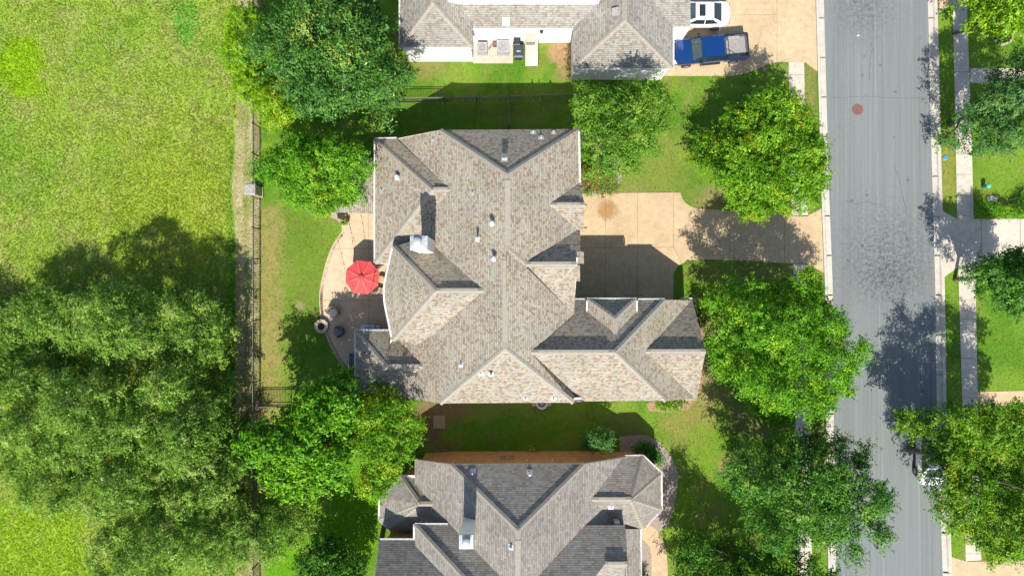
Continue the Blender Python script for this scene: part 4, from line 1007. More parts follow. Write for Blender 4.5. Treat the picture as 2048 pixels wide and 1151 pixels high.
    for i in idx:
        e = Vector(C3[i] - np.array((cx, cy, 0))); s0 = lean + Vector((0, 0, fork)); m1 = s0.lerp(e, .35) + Vector((r2.uniform(-.3, .3), r2.uniform(-.3, .3), (e.z - fork) * .18)); m2 = s0.lerp(e, .72) + Vector((r2.uniform(-.25, .25), r2.uniform(-.25, .25), (e.z - fork) * .12))
        g.tube([s0, m1, m2, e], [tr * .6, tr * .42, tr * .22, tr * .06], 6)
    g.build('trunk' if (cat or 'tree') == 'tree' else 'stems', M[bark], root, smooth=60)
    return root

def dots(cx, cy, rx, ry, n=14, j=0.12, seed=0):
    r = random.Random(seed); return [(cx + math.cos(2 * math.pi * i / n) * rx * (1 + r.uniform(-j, j)), cy + math.sin(2 * math.pi * i / n) * ry * (1 + r.uniform(-j, j))) for i in range(n)]

tree('broadleaf_tree', 'large dark green tree with yellow leaf tips left of the white-sided house', [(505, 62), (530, 45), (562, 20), (585, -20), (640, -50), (740, -45), (772, 0), (762, 55), (790, 95), (832, 125), (820, 165), (792, 205), (748, 236), (712, 215), (690, 240), (640, 240), (590, 232), (560, 205), (535, 165), (505, 120)], 9.6, 3.6, 'maple', .2, .75, 420, 11, limbs=14, aspect=.45)
tree('feathery_tree', 'yellow-green feathery tree leaning over the meadow edge beside the large dark tree', [(452, 100), (470, 25), (495, 12), (520, 18), (548, 45), (560, 110), (580, 190), (620, 230), (600, 262), (545, 272), (512, 240), (480, 205), (462, 160)], 6.0, 1.4, 'lime', .17, .58, 900, 12, limbs=10, aspect=.28, elong=1.25)
tree('broadleaf_tree', 'bright green tree overhanging the patio porch roof beside the stone pillar', [(500, 335), (528, 300), (540, 262), (585, 245), (640, 258), (700, 282), (744, 300), (750, 330), (735, 365), (718, 402), (672, 418), (655, 432), (628, 446), (608, 416), (565, 402), (545, 372), (520, 358)], 7.2, 2.4, 'bright', .155, .58, 600, 13, limbs=12)
tree('oak_tree', 'round medium green tree between the white-sided house and the red-leaved shrub bed', [(1128, 208), (1148, 165), (1200, 142), (1262, 150), (1320, 165), (1357, 192), (1350, 240), (1336, 292), (1318, 325), (1265, 348), (1215, 358), (1182, 340), (1162, 300), (1150, 255)], 7.6, 2.6, 'oak', .15, .62, 560, 14, limbs=16, bark='barkgrey')
tree('broadleaf_tree', 'golden green tree beside the street at the top side of the tan driveway', [(1388, 285), (1405, 252), (1440, 235), (1470, 200), (1500, 188), (1535, 172), (1580, 183), (1612, 202), (1640, 218), (1665, 262), (1668, 330), (1655, 378), (1638, 412), (1605, 430), (1560, 436), (1515, 452), (1480, 430), (1450, 392), (1420, 352), (1388, 322)], 5.4, 1.7, 'golden', .16, .6, 660, 51, limbs=13)
tree('broadleaf_tree', 'dense bright green street tree standing in front of the east wing, overhanging the kerb', [(1402, 600), (1425, 568), (1472, 545), (1520, 562), (1560, 552), (1602, 532), (1650, 560), (1692, 600), (1702, 640), (1722, 682), (1716, 740), (1716, 772), (1692, 800), (1672, 830), (1640, 845), (1600, 858), (1560, 845), (1520, 850), (1500, 812), (1462, 800), (1432, 760), (1418, 700), (1432, 650)], 8.8, 2.4, 'bright', .155, .6, 620, 16, limbs=14)
tree('broadleaf_tree', 'wide green street tree spreading over the road at the lower right', [(1422, 945), (1462, 898), (1502, 880), (1550, 890), (1590, 860), (1640, 870), (1682, 850), (1720, 865), (1756, 900), (1745, 950), (1782, 985), (1762, 1030), (1738, 1078), (1712, 1060), (1700, 1110), (1652, 1108), (1602, 1080), (1560, 1100), (1502, 1104), (1490, 1062), (1510, 1022), (1462, 1000)], 8.8, 2.6, 'oakdark', .155, .64, 620, 17, limbs=12, gaps=.14, shag=.5)
tree('broadleaf_tree', 'dark shaded tree at the bottom edge in front of the grey-brown house', [(1332, 1110), (1362, 1072), (1395, 1062), (1440, 1090), (1500, 1102), (1560, 1112), (1610, 1092), (1645, 1100), (1682, 1140), (1695, 1190), (1660, 1260), (1400, 1270), (1335, 1220)], 6.4, 1.8, 'dark', .16, .62, 470, 18, limbs=10)
tree('broadleaf_tree', 'tall yellow-green tree across the street shading a parked white car', [(1822, 852), (1842, 824), (1870, 812), (1920, 796), (1965, 800), (2010, 785), (2060, 792), (2120, 850), (2130, 1100), (2070, 1155), (1985, 1120), (1960, 1126), (1930, 1085), (1900, 1082), (1880, 1030), (1862, 990), (1836, 968), (1872, 948), (1876, 905), (1840, 884)], 8.6, 3.0, 'olive', .155, .64, 640, 19, limbs=8, gaps=.12, shag=.3)
tree('broadleaf_tree', 'green tree beside the driveway across the street, cut by the right edge', [(1925, 545), (1948, 512), (1990, 522), (2020, 492), (2060, 470), (2120, 560), (2060, 650), (2020, 625), (1985, 612), (1950, 582)], 6.6, 2.4, 'oakdark', .15, .6, 1000, 20, limbs=10, gaps=.1)
tree('cedar_tree', 'dark blue-green tree with layered sprays on the lawn across the street', [(1935, 200), (1958, 170), (1992, 150), (2010, 110), (2060, 72), (2120, 200), (2060, 300), (2010, 315), (1975, 300), (1945, 282), (1932, 240)], 7.2, 1.6, 'grey', .17, .6, 700, 21, limbs=8, aspect=.4, gaps=.06, shag=.2)
tree('broadleaf_tree', 'vivid lime green tree in the top right corner', [(1922, 0), (1940, 24), (1968, 58), (2000, 78), (2060, 84), (2110, 0), (2060, -70), (1950, -60)], 6.6, 1.8, 'lime', .19, .6, 430, 22, limbs=10)
tree('broadleaf_tree', 'deep green tree with lime new leaves between the iron fence corner and the patio', [(495, 868), (520, 832), (562, 812), (590, 790), (615, 758), (650, 752), (690, 742), (722, 765), (735, 800), (722, 850), (725, 900), (705, 950), (690, 1000), (660, 985), (620, 1008), (580, 1000), (545, 985), (522, 935)], 8.2, 2.6, 'bright', .21, .66, 430, 23, limbs=12, aspect=.58)
tree('ornamental_tree', 'olive yellow tree overhanging the corner of the main house roof and the orange brick wall', [(700, 800), (735, 768), (772, 764), (800, 776), (830, 798), (834, 830), (852, 852), (842, 900), (812, 925), (802, 972), (778, 998), (740, 1000), (715, 1020), (702, 960), (712, 880)], 7.6, 2.4, 'golden', .15, .55, 600, 24, limbs=12, bark='barkgrey')
mes = [((98, 665), 92, 88, 4.5, 31), ((238, 640), 108, 84, 6.6, 32), ((378, 668), 84, 88, 5.4, 33), ((62, 820), 98, 98, 7.0, 34), ((212, 805), 92, 88, 8.0, 35), ((350, 828), 96, 94, 7.6, 36), ((125, 940), 98, 76, 6.0, 37), ((278, 958), 98, 86, 7.2, 38), ((398, 968), 84, 84, 6.6, 39), ((318, 1085), 104, 84, 7.4, 40), ((462, 1066), 72, 66, 6.0, 41), ((560, 1050), 54, 66, 5.2, 42), ((-60, 720), 74, 110, 4.4, 43)]
where = ['at the upper left of the thicket, against the open meadow', 'at the top of the thicket, casting the long pointed shadow', 'at the upper right of the thicket, nearest the iron fence', 'at the left edge of the thicket, halfway down', 'in the middle of the thicket', 'right of the middle of the thicket, near the fence corner', 'at the lower left of the thicket, beside the bright green meadow corner', 'below the middle of the thicket', 'at the right of the thicket, level with the brick-sided house', 'at the bottom edge of the thicket', 'overhanging the iron fence at the bottom', 'inside the iron fence at the bottom', 'cut off by the left edge of the photo']
for ((x, y), rx, ry, tp, sd_), wh in zip(mes, where):
    tree('mesquite_tree', 'feathery grey-green tree ' + wh, dots(x, y, rx * 1.1, ry * 1.1, 16, .15, sd_), tp, 1.2, 'mesquite', .15, .56, 700, sd_, group='feathery trees of the thicket in the meadow', limbs=11, trunk=.09, bark='barkgrey', gaps=.24, shag=.7, aspect=.38, elong=1.1)
tree('broadleaf_tree', 'dark leafy tree at the bottom edge between the fence and the grey-brown house', [(602, 1100), (625, 1078), (660, 1068), (700, 1088), (732, 1118), (738, 1180), (700, 1240), (600, 1230), (590, 1140)], 4.6, 1.4, 'dark', .2, .6, 400, 44, limbs=8)
tree('shrub', 'grey-green shrub tree on the shaded lawn between the two houses', [(1150, 880), (1162, 868), (1182, 858), (1200, 848), (1222, 852), (1232, 872), (1230, 890), (1212, 908), (1190, 904), (1176, 892), (1156, 884)], 3.2, 0.7, 'grey', .13, .36, 620, 45, cat='shrub', limbs=8, trunk=.05)
hg = 'low shrubs planted around the houses'
for i, (lb, ol, tp, pl) in enumerate([
        ('clipped dark green hedge curving round the corner bay of the brick-sided house', [(1262, 890), (1285, 880), (1312, 888), (1330, 915), (1334, 950), (1332, 990), (1322, 1000), (1322, 945), (1288, 905), (1265, 905)], .9, 'hedge'),
        ('bright green shrub row against the lower wall of the east wing', [(1300, 800), (1340, 796), (1376, 796), (1378, 812), (1350, 824), (1310, 822)], 1.2, 'bright'),
        ('slim green shrubs against the end wall of the east wing', [(1388, 590), (1402, 606), (1408, 650), (1400, 672), (1390, 640), (1382, 604)], 1.5, 'oak'),
        ('green shrub with red and orange leaves at the corner of the house and driveway', [(1166, 326), (1200, 318), (1232, 342), (1244, 374), (1228, 390), (1192, 388), (1172, 392), (1162, 365)], 1.6, 'red'),
        ('green shrubs under the gutter beside the red-leaved shrub', [(1160, 285), (1180, 280), (1192, 315), (1186, 350), (1172, 366), (1162, 360)], 1.6, 'bright'),
        ('dark round shrub under the street tree beside the pavement', [(1515, 800), (1560, 806), (1585, 830), (1575, 855), (1535, 858), (1512, 835)], 1.3, 'dark'),
        ('small green shrub in the mulch strip beside the brick-sided house walk', [(1284, 1122), (1292, 1116), (1296, 1140), (1290, 1180), (1282, 1170)], .8, 'hedge'),
        ('low dark shrub in shade at the lower meadow side of the fence', [(486, 830), (506, 836), (508, 880), (488, 900), (478, 868)], .9, 'dark'),
        ('leafy green shrub at the driveway edge across the street', [(1955, 395), (1985, 408), (2030, 405), (2070, 380), (2080, 440), (1950, 436)], 1.4, 'bright')]):
    tree('shrub', lb, ol, tp, .15, pl, .11, .3, 560, 60 + i, cat='shrub', limbs=6, trunk=.03, gaps=.05, shag=.2, flat=.7, group=hg)
# ------------------------------------------------------------------ iron fences
def fence(label, runs, h=1.6, sp=0.115, post_gap=2.25, name='iron_fence'):
    """tubular picket fence; runs are world ground points, each run a straight stretch"""
    o = runs[0]; root = thing(name, label, 'fence', (o[0].x, o[0].y, 0)); b0 = Vector((o[0].x, o[0].y, 0))
    pk, rl = MB(), MB()
    posts = []
    for pts in runs:
        for a, b in zip(pts[:-1], pts[1:]):
            a = a - b0; b = b - b0; L = (b - a).length; d = (b - a).normalized(); rz = math.atan2(d.y, d.x)
            for z in (0.18, h - 0.22, h - 0.03): rl.beam(a + Vector((0, 0, z)), b + Vector((0, 0, z)), 0.035, 0.04)
            n = int(L / sp)
            for i in range(1, n): p = a + d * (i * sp); pk.box(p + Vector((0, 0, h / 2)), (0.026, 0.026, h - 0.08), rz)
            m = max(1, round(L / post_gap))
            for i in range(m + 1):
                p = a + d * (L * i / m)
                if all((p - q).length > .3 for q in posts): posts.append(p)
    rl.build('rails', M['ironlit'], root); pk.build('pickets', M['iron'], root)
    for p in posts:
        g = MB(); g.box(p + Vector((0, 0, (h + .08) / 2)), (0.06, 0.06, h + 0.08)); g.box(p + Vector((0, 0, h + .1)), (0.08, 0.08, 0.03)); g.build('post', M['iron'], root)
    return root
G = lambda x, y: W(x, y, 0)
fence('long dark iron picket fence along the meadow path, broken by the stone pillar', [[G(520.5, -150), G(521, 372)], [G(521, 398), G(520.5, 1300)]])
fence('dark iron fence with its top rail crossing the shaded lawn between the two upper houses', [[G(580, 207), G(800, 207), G(890, 206.5)], [G(890, 206.5), G(954, 205.5), G(1018, 203.5), G(1083, 202), G(1148, 200.5)]])
fence('short fence at right angles between the upper iron fence and the main house', [[G(1018, 207), G(1018, 262)]])
fence('short iron fence closing the back yard at its lower corner', [[G(524, 807), G(700, 807)]])
# stone pillar
pr = thing('stone_pillar', 'square weathered limestone pillar in the line of the iron fence', 'pillar', G(518, 385))
g = MB(); g.box((0, 0, .85), (0.66, 0.66, 1.7)); g.build('shaft', M['stone'], pr)
g = MB(); g.box((0, 0, .12), (0.76, 0.76, .24)); g.build('plinth', M['stone'], pr)
g = MB(); r0 = [Vector((x * .4, y * .4, 1.7)) for x, y in ((-1, -1), (1, -1), (1, 1), (-1, 1))]; g.loft([r0, [p + Vector((0, 0, .14)) for p in r0], [Vector((p.x * .8, p.y * .8, 1.9)) for p in r0]]); g.build('capstone', simple('mottled_capstone', (0.30, 0.28, 0.26), .9, .45, 9, bmp=.5), pr)

# ------------------------------------------------------------------ vehicles
def ring(x, w, zb, zt, crown=0.03, sh=0.9):
    """cross-section of a car body: flat bottom, bulging flanks, rounded shoulders"""
    zs = zb + (zt - zb)
    pts = [(-w * .9, zb), (-w * .99, zb + (zt - zb) * .25), (-w, zb + (zt - zb) * .55), (-w * .975, zb + (zt - zb) * .86), (-w * sh, zt - .01), (-w * .6, zt + crown * .6), (0, zt + crown), (w * .6, zt + crown * .6), (w * sh, zt - .01), (w * .975, zb + (zt - zb) * .86), (w, zb + (zt - zb) * .55), (w * .99, zb + (zt - zb) * .25), (w * .9, zb)]
    return [Vector((x, y, z)) for y, z in pts]
def wheel(root, x, y, r, w):
    s = 1 if y > 0 else -1
    g = MB(); g.lathe((x, y, r), [(r * .68, -w / 2), (r * .95, -w / 2), (r, -w * .35), (r, w * .35), (r * .95, w / 2), (r * .68, w / 2)], 28, 'Y'); wo = g.build('wheel', M['rubber'], root, smooth=40)
    g = MB(); g.lathe((x, y + s * w * .3, r), [(r * .7, -.02), (r * .7, .03), (r * .6, .035)], 24, 'Y')
    for k in range(6):
        a = 2 * math.pi * k / 6; g.beam((x, y + s * w * .42, r), (x + math.cos(a) * r * .66, y + s * w * .42, r + math.sin(a) * r * .66), .07, .05)
    g.lathe((x, y + s * w * .42, r), [(.07, -.03), (.07, .03)], 12, 'Y'); g.build('rim', M['rim'], wo)
    return wo
M['rim'] = simple('alloy_rim', (0.55, 0.56, 0.58), 0.3, .05, metal=.8)
M['lamp'] = simple('clear_lamp', (0.75, 0.77, 0.8), 0.1, .05, spec=.8); M['taillamp'] = simple('red_lamp', (0.4, 0.02, 0.02), .2, .05)
M['chrome'] = simple('bright_trim', (0.6, 0.6, 0.6), .2, .05, metal=.9)
M['bluepaint'] = simple('blue_car_paint', (0.004, 0.042, 0.175), 0.25, 0.05, 2, metal=.35, coat=1.0)
M['whitepaint'] = simple('white_car_paint', (0.75, 0.76, 0.78), 0.3, 0.02, 2, coat=.8)
M['bedliner'] = simple('grey_bedliner', (0.30, 0.285, 0.27), .7, .2, 6)
M['windscreen'] = simple('tinted_windscreen', (0.05, 0.075, 0.075), 0.06, .2, 4, spec=.8)
def quadpart(root, name, mat, pts, t=.012):
    """thin glazed panel through four points, standing proud of the body"""
    P = [Vector(p) for p in pts]; n = (P[1] - P[0]).cross(P[3] - P[0]).normalized(); c = sum(P, Vector()) / 4
    if n.dot(c - Vector((c.x * .9, 0, .6))) < 0: n = -n
    g = MB(); g.loft([[p - n * t for p in P], [p + n * t for p in P]]); return g.build(name, mat, root)

def pickup(label, loc, rz):
    t = thing('pickup_truck', label, 'pickup truck', loc, rz); bl = M['bluepaint']
    st = [(2.68, .72, .55, .78), (2.60, .82, .42, .92), (2.35, .89, .40, 1.04), (1.9, .91, .38, 1.08), (1.2, .915, .38, 1.12), (.9, .915, .38, 1.14), (-.75, .915, .38, 1.16), (-.98, .91, .38, 1.16)]
    g = MB(); g.loft([ring(x, w, zb, zt, .035 if x > .9 else .01) for x, w, zb, zt in st]); g.build('body', bl, t, smooth=35)
    g = MB()
    for x0, x1 in ((1.46, 2.5),):
        for s in (-1, 1): g.poly([(x0, 0, 1.155), (x0, s * .72, 1.135), (x1, s * .66, .99), (x1, 0, 1.02)][::s]); g.poly([(x1, 0, 1.02), (x1, s * .66, .99), (x1, s * .66, .93), (x1, 0, .93)][::s]); g.poly([(x0, s * .72, 1.135), (x0, s * .72, 1.05), (x1, s * .66, .9), (x1, s * .66, .99)][::s])
        for s in (-1, 1): g.box((1.98, s * .36, 1.085), (.95, .07, .025), M=Matrix.Rotation(math.radians(7.6), 3, 'Y'))
    g.build('hood', bl, t)
    # cab
    def rect(x0, x1, w, z, c=.0): return [Vector((x0, -w, z)), Vector((x1, -w, z)), Vector((x1, w, z)), Vector((x0, w, z))]
    g = MB(); g.loft([rect(-.95, 1.42, .87, 1.12), rect(-.86, .82, .75, 1.58), rect(-.82, .74, .70, 1.63)]); g.build('cab', bl, t, smooth=30)
    g = MB()
    for y in (-.45, -.22, 0, .22, .45): g.beam((-.75, y, 1.634), (.66, y, 1.634), .05, .03)
    g.box((-.04, 0, 1.63), (1.5, 1.34, .02)); g.build('roof_panel', bl, t)
    quadpart(t, 'windscreen', M['windscreen'], [(1.40, -.79, 1.14), (1.40, .79, 1.14), (.84, .67, 1.57), (.84, -.67, 1.57)])
    quadpart(t, 'rear_window', M['glass'], [(-.935, -.7, 1.2), (-.935, .7, 1.2), (-.87, .64, 1.54), (-.87, -.64, 1.54)])
    for s in (-1, 1):
        for x0, x1, u0, u1 in ((.2, 1.2, .24, .76), (-.82, .12, -.8, .16)):
            quadpart(t, 'side_window', M['glass'], [(x0, s * .862, 1.17), (x1, s * .862, 1.17), (u1, s * .762, 1.54), (u0, s * .762, 1.54)])
        m = MB(); m.lathe((.85, s * 1.04, 1.2), [(.02, -.1), (.1, -.07), (.11, .06), (.03, .1)], 12); m.beam((.85, s * .88, 1.15), (.85, s * 1.0, 1.18), .05, .05); m.build('wing_mirror', M['black'], t, smooth=50)
        q = MB(); q.loft([ring(2.5, .16, .72, .9, .02), ring(2.66, .13, .74, .86, .02)]); 
        hl = q.build('headlight', M['lamp'], t, smooth=40); hl.location = (0.02, s * .66, 0.02)
        q = MB(); q.box((-2.62, s * .86, .9), (.08, .13, .36)); q.build('tail_light', M['taillamp'], t)
        q = MB(); q.box((0, s * .93, .42), (1.5, .13, .05)); q.build('running_board', M['black'], t)
        # bed side
        q = MB(); q.loft([[Vector((x, s * y, z)) for y, z in ((.80, .5), (.915, .42), (.925, .8), (.915, 1.1), (.88, 1.15), (.80, 1.15))] for x in (-1.02, -1.6, -2.2, -2.64)]); q.build('bed_side', bl, t, smooth=35)
        q = MB(); q.box((-1.83, s * .845, 1.165), (1.62, .12, .03)); q.build('bed_rail', M['black'], t)
        q = MB(); q.box((-1.7, s * .68, .78), (.85, .22, .22)); q.build('wheel_arch', M['bedliner'], t)
    g = MB(); g.box((-1.83, 0, .62), (1.62, 1.6, .04))
    for i in range(17): g.box((-1.83, -.72 + i * .09, .655), (1.6, .045, .03))
    g.build('bed_floor', M['bedliner'], t)
    g = MB(); g.box((-2.66, 0, .86), (.07, 1.72, .56)); g.build('tailgate', bl, t)
    g = MB(); g.box((-2.66, 0, 1.155), (.11, 1.74, .03)); g.build('tailgate_cap', M['black'], t)
    g = MB(); g.box((-1.04, 0, .9), (.05, 1.66, .52)); g.build('bulkhead', bl, t)
    g = MB(); g.tube([(-1.1, -.78, 1.16), (-1.12, -.72, 1.5), (-1.12, .72, 1.5), (-1.1, .78, 1.16)], .03, 8); g.tube([(-1.12, .62, 1.48), (-1.75, .76, 1.17)], .025, 8); g.tube([(-1.12, -.62, 1.48), (-1.75, -.76, 1.17)], .025, 8); g.build('roll_bar', M['black'], t, smooth=50)
    g = MB(); g.loft([ring(2.74, .8, .42, .62, .0, .97), ring(2.6, .9, .4, .64, .0, .97)]); g.build('front_bumper', M['chrome'], t, smooth=40)
    g = MB(); g.box((2.675, 0, .78), (.07, .86, .2)); g.build('grille', M['black'], t)
    g = MB(); g.box((-2.76, 0, .55), (.14, 1.7, .18)); g.build('rear_bumper', M['chrome'], t)
    for x in (1.75, -1.7):
        for y in (-.82, .82): wheel(t, x, y, .36, .25)
    return t
def sedan(label, loc, rz, name='white_car', paint='whitepaint'):
    t = thing('parked_car', label, 'car', loc, rz); bl = M[paint]
    st = [(2.32, .55, .42, .6), (2.25, .74, .3, .68), (2.0, .86, .24, .78), (1.5, .91, .22, .88), (.9, .92, .22, .95), (0, .925, .22, .97), (-1.0, .92, .22, .99), (-1.6, .91, .24, 1.0), (-2.05, .86, .3, .98), (-2.25, .76, .36, .92), (-2.34, .6, .46, .8)]
    g = MB(); g.loft([ring(x, w, zb, zt, .03) for x, w, zb, zt in st]); g.build('body', bl, t, smooth=40)
    def sect(z, x0, x1, w, r):
        pts = []
        for sx, sy in ((-1, -1), (1, -1), (1, 1), (-1, 1)):
            ccx = x0 + r if sx < 0 else x1 - r
            a0 = {(-1, -1): math.pi, (1, -1): 1.5 * math.pi, (1, 1): 0, (-1, 1): .5 * math.pi}[(sx, sy)]
            for i in range(4):
                a = a0 + i * math.pi / 6; pts.append(Vector((ccx + r * math.cos(a), sy * (w - r) + r * math.sin(a), z)))
        return pts
    g = MB(); g.loft([sect(.95, -1.78, 1.12, .84, .22), sect(1.22, -1.36, .62, .73, .2), sect(1.4, -1.0, .2, .62, .2), sect(1.43, -.85, .08, .52, .2)]); g.build('cabin', bl, t, smooth=45)
    quadpart(t, 'windscreen', M['windscreen'], [(1.02, -.66, 1.01), (1.02, .66, 1.01), (.27, .54, 1.385), (.27, -.54, 1.385)], .02)
    quadpart(t, 'rear_window', M['glass'], [(-1.68, -.66, 1.01), (-1.68, .66, 1.01), (-1.06, .54, 1.385), (-1.06, -.54, 1.385)], .02)
    quadpart(t, 'sunroof', M['glass'], [(-.42, -.42, 1.435), (.02, -.42, 1.43), (.02, .42, 1.43), (-.42, .42, 1.435)], .02)
    for s in (-1, 1):
        quadpart(t, 'side_window', M['glass'], [(-.42, s * .835, 1.0), (.78, s * .815, 1.0), (.22, s * .665, 1.34), (-.42, s * .672, 1.345)], .018)
        quadpart(t, 'side_window', M['glass'], [(-.48, s * .835, 1.0), (-1.45, s * .81, 1.03), (-1.02, s * .668, 1.335), (-.48, s * .672, 1.345)], .018)
        m = MB(); m.lathe((.72, s * .99, 1.02), [(.02, -.07), (.09, -.04), (.09, .05), (.02, .08)], 12); m.build('wing_mirror', bl, t, smooth=50)
        q = MB(); q.loft([ring(2.08, .15, .62, .76, .01), ring(2.26, .08, .62, .72, .01)]); hl = q.build('headlight', M['lamp'], t, smooth=40); hl.location = (0, s * .62, 0.01)
        q = MB(); q.loft([ring(-2.1, .14, .72, .93, .01), ring(-2.31, .1, .72, .87, .01)]); tl = q.build('tail_light', M['taillamp'], t, smooth=40); tl.location = (0, s * .62, 0.01)
    for x in (1.42, -1.42):
        for y in (-.84, .84): wheel(t, x, y, .33, .22)
    return t
p = W(1421, 99, .9); pickup('dark blue pickup truck with an open ribbed bed on the upper driveway', (p.x, p.y, .03), math.pi + math.radians(5.5))
p = W(1394, 29, .7); sedan('white saloon car with dark sunroof beside the blue pickup truck', (p.x, p.y, .03), math.pi)
p = W(1861, 905, .7); sedan('white car parked at the kerb under the tall tree across the street', (p.x, p.y, .02), math.pi / 2)

# ------------------------------------------------------------------ utilities beside the upper house
slab('equipment_pad', [(946, 70), (1026, 70), (1026, 127), (946, 127)], M['walk'], .06, .1)
def condenser(label, px, py, w, dark):
    q = W(px, py, 0.4); t = thing('air_conditioner', label, 'air conditioner', (q.x, q.y, .06), 0, 'condensers on the pad by the white wall')
    h = .85; g = MB()
    for s in (-1, 1):
        for i in range(12):
            z = .06 + i * (h - .1) / 12; g.box((s * (w / 2 - .02), 0, z + .03), (.03, w - .06, .03)); g.box((0, s * (w / 2 - .02), z + .03), (w - .06, .03, .03))
    g.box((0, 0, h / 2), (w - .1, w - .1, h - .06)); g.build('grille', M['lead'], t)
    for sx in (-1, 1):
        for sy in (-1, 1):
            g = MB(); g.box((sx * (w / 2 - .03), sy * (w / 2 - .03), h / 2), (.07, .07, h)); g.build('corner_post', M['acgrey'], t)
    g = MB(); n = 32
    o = [Vector((max(-1, min(1, 1.35 * math.cos(2 * math.pi * i / n))) * w / 2, max(-1, min(1, 1.35 * math.sin(2 * math.pi * i / n))) * w / 2, h)) for i in range(n)]
    inn = [Vector((math.cos(2 * math.pi * i / n) * w * .39, math.sin(2 * math.pi * i / n) * w * .39, h + .01)) for i in range(n)]
    lowr = [p - Vector((0, 0, .05)) for p in o]; g.loft([lowr, o, inn], False); g.build('top_panel', M['acgrey'], t)
    g = MB(); g.lathe((0, 0, h - .12), [(.06, -.02), (w * .38, -.01), (w * .38, 0), (.06, .02)], 24); g.build('fan_well', M['black'], t)
    g = MB()
    for k in range(4):
        a = 2 * math.pi * k / 4 + .4; d = Vector((math.cos(a), math.sin(a), 0)); e = Vector((-d.y, d.x, 0)); b = Vector((0, 0, h - .07))
        g.poly([b + d * .07 - e * .03, b + d * w * .36 - e * .14, b + d * w * .36 + e * .14 + Vector((0, 0, .05)), b + d * .07 + e * .05])
    if not dark: g.lathe((0, 0, h - .03), [(w * .3, -.01), (w * .3, .012), (.05, .02)], 24)
    g.lathe((0, 0, h - .06), [(.09, -.03), (.09, .04), (.03, .06)], 14); g.build('fan', M['acgrey'], t)
    g = MB()
    for r in (.12, .2, .28, .36):
        g.tube([(math.cos(2 * math.pi * i / 24) * r * w, math.sin(2 * math.pi * i / 24) * r * w, h + .015) for i in range(25)], .006, 4)
    for k in range(4): a = math.pi * k / 4; g.beam((-math.cos(a) * w * .39, -math.sin(a) * w * .39, h + .015), (math.cos(a) * w * .39, math.sin(a) * w * .39, h + .015), .01, .01)
    g.build('fan_guard', M['lead'], t)
condenser('smaller air conditioner condenser with a plain grey top nearest the white wall corner', 965, 99, .72, False)
condenser('larger air conditioner condenser with a visible fan', 1006, 97, .9, True)
t = thing('utility_box', 'small brown meter box with pipes between the two air conditioners', 'utility box', (*W(990, 93).xy, .06)); g = MB(); g.box((0, 0, .3), (.3, .22, .5)); g.box((0, 0, .56), (.34, .26, .03)); g.build('case', simple('brown_box', (.16, .09, .06), .6), t)
g = MB(); g.tube([(-.1, 0, .5), (-.35, -.3, .5), (-.45, -.35, .3)], .03, 8); g.tube([(.1, .1, .5), (.25, .5, .6), (.3, .75, .7)], .035, 8); g.build('pipe', M['black'], t, smooth=50)
def bin_(label, px, py, body, lid, rz, w=.6, d=.75):
    q = W(px, py, .5); t = thing('wheelie_bin', label, 'bin', (q.x, q.y, 0.02), rz, 'bins beside the ramp')
    g = MB(); g.loft([[Vector((x * w * s / 2, y * d * s / 2, z)) for x, y in ((-1, -1), (1, -1), (1, 1), (-1, 1))] for s, z in ((.78, .06), (.98, .98), (1.04, 1.0), (1.04, 1.04))]); b = g.build('body', body, t)
    g = MB(); g.loft([[Vector((x * w * s / 2, y * d * s / 2 + o, z)) for x, y in ((-1, -1), (1, -1), (1, 1), (-1, 1))] for s, z, o in ((1.1, 1.045, 0), (1.1, 1.07, 0), (.85, 1.13, .02))]); l = g.build('lid', lid, t)
    g = MB(); g.tube([(-.25, d / 2 + .07, 1.0), (.25, d / 2 + .07, 1.0)], .02, 8); g.beam((-.2, d / 2, 1.0), (-.2, d / 2 + .08, 1.0), .03, .03); g.beam((.2, d / 2, 1.0), (.2, d / 2 + .08, 1.0), .03, .03); g.build('handle', body, t)
    for s in (-1, 1): g = MB(); g.lathe((s * .27, d / 2 - .05, .12), [(.12, -.03), (.12, .03)], 18, 'X'); g.build('wheel', M['rubber'], t)
    return t, l
M['binnavy'] = simple('dark_navy_plastic', (.028, .04, .055), .5, .15); M['bingreen'] = simple('green_plastic', (.02, .16, .08), .5, .15)
tb, l = bin_('dark navy wheelie bin with a pale label on its lid', 1037, 108, M['binnavy'], M['binnavy'], 0, .66, .84)
g = MB(); g.box((0, -.02, 1.137), (.3, .12, .012)); g.build('lid_label', simple('grey_label', (.25, .3, .34), .5), l)
bin_('black wheelie bin with a green front edge against the white wall', 1034, 88, M['bingreen'], M['black'], 0, .46, .6)
t = thing('ramp', 'pale concrete ramp with low metal rails leading up to the back door', 'ramp', (*W(1063, 102).xy, 0))
g = MB(); L = 2.25; g.loft([[Vector((x, -L / 2, z)) for x, z in ((-.46, 0), (.46, 0), (.46, .07), (-.46, .07))], [Vector((x, L / 2, z)) for x, z in ((-.46, 0), (.46, 0), (.46, .36), (-.46, .36))]]); g.build('deck', concrete_mat('cream_ramp', (.56, .47, .4), .06), t)
for s in (-1, 1):
    g = MB(); g.beam((s * .49, -L / 2, .95 - .29), (s * .49, L / 2, .95), .035, .04); g.beam((s * .49, -L / 2, .4), (s * .49, L / 2, .68), .03, .03)
    for k in range(3): y = -L / 2 + .05 + k * (L - .1) / 2; g.beam((s * .49, y, 0), (s * .49, y, .8 + .14 * (k - 1)), .035, .035)
    g.build('rail', M['iron'], t)
t2 = thing('doormat', 'dark grid doormat lying on the ramp', 'doormat', (*W(1061, 88).xy, .33)); g = MB()
for i in range(7): g.box((-.3 + i * .1, 0, .01), (.035, .36, .02))
for i in range(4): g.box((0, -.16 + i * .107, .012), (.64, .035, .02))
